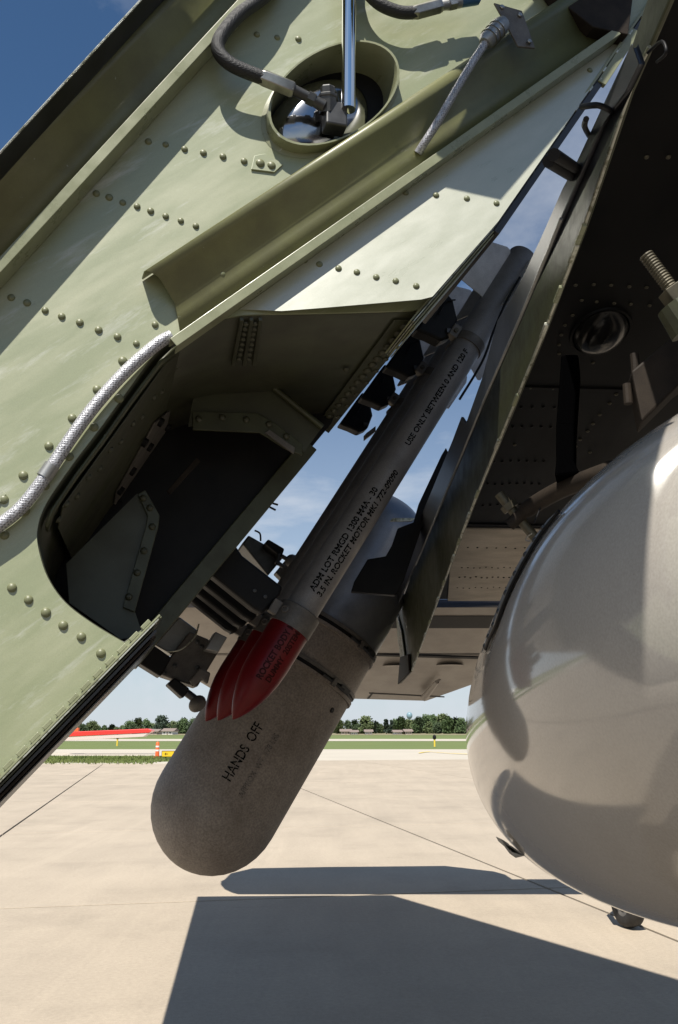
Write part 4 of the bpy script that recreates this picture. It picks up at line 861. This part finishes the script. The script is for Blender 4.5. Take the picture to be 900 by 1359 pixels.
vs, fs = text_mesh('A', sh * .52, sh * .42, False); c0 = V((at(229, 1000, sg.y).x, sg.y - .012, .06 + sh / 2)); MB().add([c0 + V((v.x, 0, v.y)) for v in vs], fs).build('letter', M['ink'], sign, fixn=False)
c0 = V((at(218.5, 1000, sg.y).x, sg.y - .012, .06 + sh / 2)); q1 = sh * .4
MB().add([c0 + V((0, 0, 0)), c0 + V((q1 * .4, 0, q1 * .4)), c0 + V((q1 * .55, 0, q1 * .4)), c0 + V((q1 * .26, 0, q1 * .09)), c0 + V((q1, 0, q1 * .09)), c0 + V((q1, 0, -q1 * .09)), c0 + V((q1 * .26, 0, -q1 * .09)), c0 + V((q1 * .55, 0, -q1 * .4)), c0 + V((q1 * .4, 0, -q1 * .4))], [[0, 1, 2, 3], [3, 4, 5, 6, 0], [0, 6, 7, 8]]).build('arrow', M['ink'], sign, fixn=False)
for dx in (.15, .85): MB().tube([V((x0 + (x1 - x0) * dx, sg.y + .1, 0)), V((x0 + (x1 - x0) * dx, sg.y + .1, .14))], .03, 8).build('leg', M['steel_d'], sign)
for px, yb, lb in ((577, 991, 'small yellow edge light standing in the grass right of the water tower'), (155.5, 990, 'small edge light standing in the grass below the red wing')):
    g = G(px, yb); hh = .95
    t = thing('edge_light', lb, 'edge light', g)
    MB().tube([g, g + Z * hh * .6], .07, 8).build('stem', M['yellow'], t); MB().lathe(g + Z * hh * .6, Z, [(0, .1), (.1, .15), (.25, .14), (.36, .06), (.37, .001)], 10).build('lamp', M['black'], t)
# trees
def tree_proto(k, hgt, wid, conical=False):
    rnd = random.Random(40 + k); crown = MB(); blobs = []
    for i in range(24):
        zz = rnd.uniform(.14, .90); rad = (wid / 2) * (1.05 - zz if conical else math.sin(math.pi * min(.98, .15 + zz * .85)) ** .6)
        a = rnd.uniform(0, 6.28); r = rad * rnd.uniform(.15, .75); blobs.append((V((math.cos(a) * r, math.sin(a) * r, zz * hgt)), (wid * .23 if not conical else wid * .14) * rnd.uniform(.7, 1.3)))
    for c, br_ in blobs:
        for i in range(80):
            v = V((rnd.gauss(0, 1), rnd.gauss(0, 1), rnd.gauss(0, .85))).normalized() * br_ * rnd.uniform(.6, 1.1); p = c + v
            a = V((rnd.gauss(0, 1), rnd.gauss(0, 1), rnd.gauss(0, 1))).normalized(); b2_ = a.orthogonal().normalized(); a = a * rnd.uniform(.35, .7); b2_ = b2_ * rnd.uniform(.3, .6)
            crown.add([p - a, p + b2_, p + a * .8, p - b2_ * .9], [[0, 1, 2, 3]])
    tr = MB().tube([V((0, 0, 0)), V((.1, 0, hgt * .3)), V((0, .1, hgt * .75))], [.35, .25, .06], 8)
    for i in range(5):
        a = i * 1.26; tr.tube([V((0, 0, hgt * (.28 + .07 * i))), V((math.cos(a), math.sin(a), 0)) * wid * .28 + V((0, 0, hgt * (.5 + .06 * i)))], [.12, .04], 6)
    cm = bpy.data.meshes.new('crown'); cm.from_pydata([tuple(p) for p in crown.v], [], crown.f); tm = pmesh('trunk', tr, M['bark'])
    return cm, tm
protos = [tree_proto(0, 9, 9), tree_proto(1, 9.5, 7.5), tree_proto(2, 8, 10), tree_proto(3, 9, 5, True), tree_proto(4, 7, 7)]
rt_ = random.Random(5)
ORDW = 'first second third fourth fifth sixth seventh eighth ninth tenth eleventh twelfth thirteenth fourteenth fifteenth sixteenth seventeenth eighteenth nineteenth twentieth twenty-first twenty-second twenty-third twenty-fourth twenty-fifth twenty-sixth twenty-seventh twenty-eighth twenty-ninth thirtieth thirty-first thirty-second thirty-third thirty-fourth'.split()
TREES = []
def plant(px, ytop, d, k, lf, label, group, wid=1.):
    hgt = (at(px, ytop, d).z) ; g = V((at(px, 970, d).x, d, -.06)); cm, tm = protos[k]
    t = thing('tree', label, 'tree', g, group); TREES.append((px, t)); base_h = (9, 9.5, 8, 9, 7)[k]; s_ = hgt / base_h * 1.02
    cm2 = bpy.data.meshes.get('crown_%d_%d' % (k, lf))
    if not cm2: cm2 = cm.copy(); cm2.name = 'crown_%d_%d' % (k, lf); cm2.materials.append(LEAF[lf])
    az_ = rt_.uniform(0, 6.28)
    inst('crown', cm2, t, g, (0, 0, az_), (s_ * wid, s_ * wid, s_)); inst('trunk', tm, t, g, (0, 0, az_), (s_ * wid, s_ * wid, s_))
tl = 'leafy green tree in the row below the folded wing, left of the red rocket tips'
for px, yt, k, lf in ((102, 956, 0, 0), (118, 960, 4, 1), (124, 958.5, 2, 2), (138, 963, 4, 0), (148, 962, 2, 1), (162, 963, 4, 2), (172, 958, 2, 0), (184, 955, 0, 2), (195, 955, 1, 0), (110, 962, 2, 1), (131, 964, 2, 0), (155, 965, 2, 2), (168, 964, 0, 1), (178, 962, 2, 1), (203, 961, 2, 2), (220, 960, 2, 0), (236, 962, 2, 1), (250, 961, 2, 0)): plant(px, yt, 265 + rt_.uniform(-15, 25), k, lf, tl, 'trees left of the rocket tips')
for px, yt, k, lf, lb in ((212, 952, 0, 3, 'tall dark round tree just right of the red wing tip'), (243, 953.5, 1, 0, 'tall tree behind the white house left of the pod'), (229, 958, 4, 2, 'low pale tree left of the white house'), (258, 955, 2, 1, 'dark tree half hidden by the pod, left of it')): plant(px, yt, 255 + rt_.uniform(-8, 12), k, lf, lb, None)
tr_ = 'leafy green tree in the far row between the pod and the tank'
for px, yt, k, lf in ((462, 956, 1, 1), (471, 957, 0, 0), (532, 953.5, 0, 0), (541, 956, 4, 2), (548, 957, 2, 2), (556, 952, 1, 1), (565, 951, 0, 0), (576, 951, 2, 0), (586, 950, 0, 2), (594, 952, 1, 0), (604, 954, 2, 1), (612, 955, 0, 0), (570, 958.5, 4, 2), (622, 955, 1, 2), (634, 953, 0, 0), (525, 955, 1, 0), (500, 959, 4, 1), (450, 957, 0, 2), (438, 955, 2, 0), (477, 962, 2, 1), (492, 963, 2, 0), (506, 962, 2, 2), (517, 963, 2, 1), (536, 961, 2, 1), (552, 961, 2, 0), (582, 960, 2, 1), (600, 960, 2, 2), (617, 961, 2, 0)): plant(px, yt, 285 + rt_.uniform(-25, 25), k, lf, tr_, 'trees between pod and tank')
for px, yt, k, lf, lb, wd in ((484, 952.8, 0, 2, 'round pale tree nearest the pod in the right hand row', 1.2), (498.5, 956, 3, 3, 'slim dark conifer beside the round pale tree', .7), (513, 954, 3, 3, 'dark pointed conifer left of the water tower', 1.2), (520, 955, 3, 3, 'second dark pointed conifer left of the water tower', 1.0)): plant(px, yt, 262, k, lf, lb, None, wd)
for lo_, hi_, txt in ((0, 300, 'leafy tree, %s from the left in the row left of the pod'), (300, 900, 'leafy tree, %s from the left in the row between pod and tank')):
    for k, (px, t) in enumerate(sorted([q_ for q_ in TREES if lo_ <= q_[0] < hi_], key=lambda q_: q_[0])):
        if 'group' in t: t['label'] = txt % ORDW[k]
# houses
def house(px, y0, wpx, hpx, d, wall, label):
    g = at(px, y0, d); wm = wpx * d / F_; hm = hpx * d / F_; g = V((g.x, d, -.05))
    t = thing('house', label, 'house', g)
    MB().box(g + Z * hm * .3, V((wm / 2, 0, 0)), V((0, 4, 0)), Z * hm * .3).build('wall', wall, t)
    y_ = hm * .6
    MB().prism([g + V((-wm / 2 - .4, -4.4, y_)), g + V((-wm / 2 - .4, 4.4, y_)), g + V((-wm / 2 - .4, 0, hm * 1.1))], V((wm + .8, 0, 0))).build('roof', M['roof'], t)
    for k in (-.3, .28): MB().box(g + V((wm * k, -4.05, hm * .32)), V((wm * .07, 0, 0)), V((0, .06, 0)), Z * hm * .11).build('window', M['win'], t)
    MB().box(g + V((0, -4.05, hm * .22)), V((wm * .05, 0, 0)), V((0, .06, 0)), Z * hm * .2).build('door', M['roof'], t)
house(226, 973, 13, 7, 235, M['white'], 'white house among the trees left of the pod')
house(208, 974, 8, 6, 240, M['cream'], 'small cream house below the tall dark tree')
house(459, 972, 12, 6, 240, M['cream'], 'low cream house beside the pod edge')
house(470, 972.5, 8, 5, 236, M['white'], 'low white house second from the pod edge')
house(489, 972, 8, 5.5, 240, M['white'], 'white house below the round pale tree')
house(527, 972, 9, 5, 240, M['white'], 'white house right of the dark conifers')
house(541, 972, 8, 6, 238, M['cream'], 'pinkish cream house straight below the water tower')
wt = at(543.5, 950, 420); wt0 = V((wt.x, 420, -.06))
wtt = thing('water_tower', 'blue green water tower rising above the far trees', 'water tower', wt0)
MB().lathe(V((wt.x, 420, wt.z + .3)), Z, [(-1.9, .3), (-1.4, 1.0), (-.6, 1.35), (.3, 1.35), (1.0, 1.0), (1.35, .4), (1.4, .001)], 24).build('tank_bowl', M['tower'], wtt, smooth=180)
MB().tube([wt0, V((wt.x, 420, wt.z - 1.4))], .35, 10).build('column', M['tower'], wtt)
print('objects', len(bpy.data.objects))
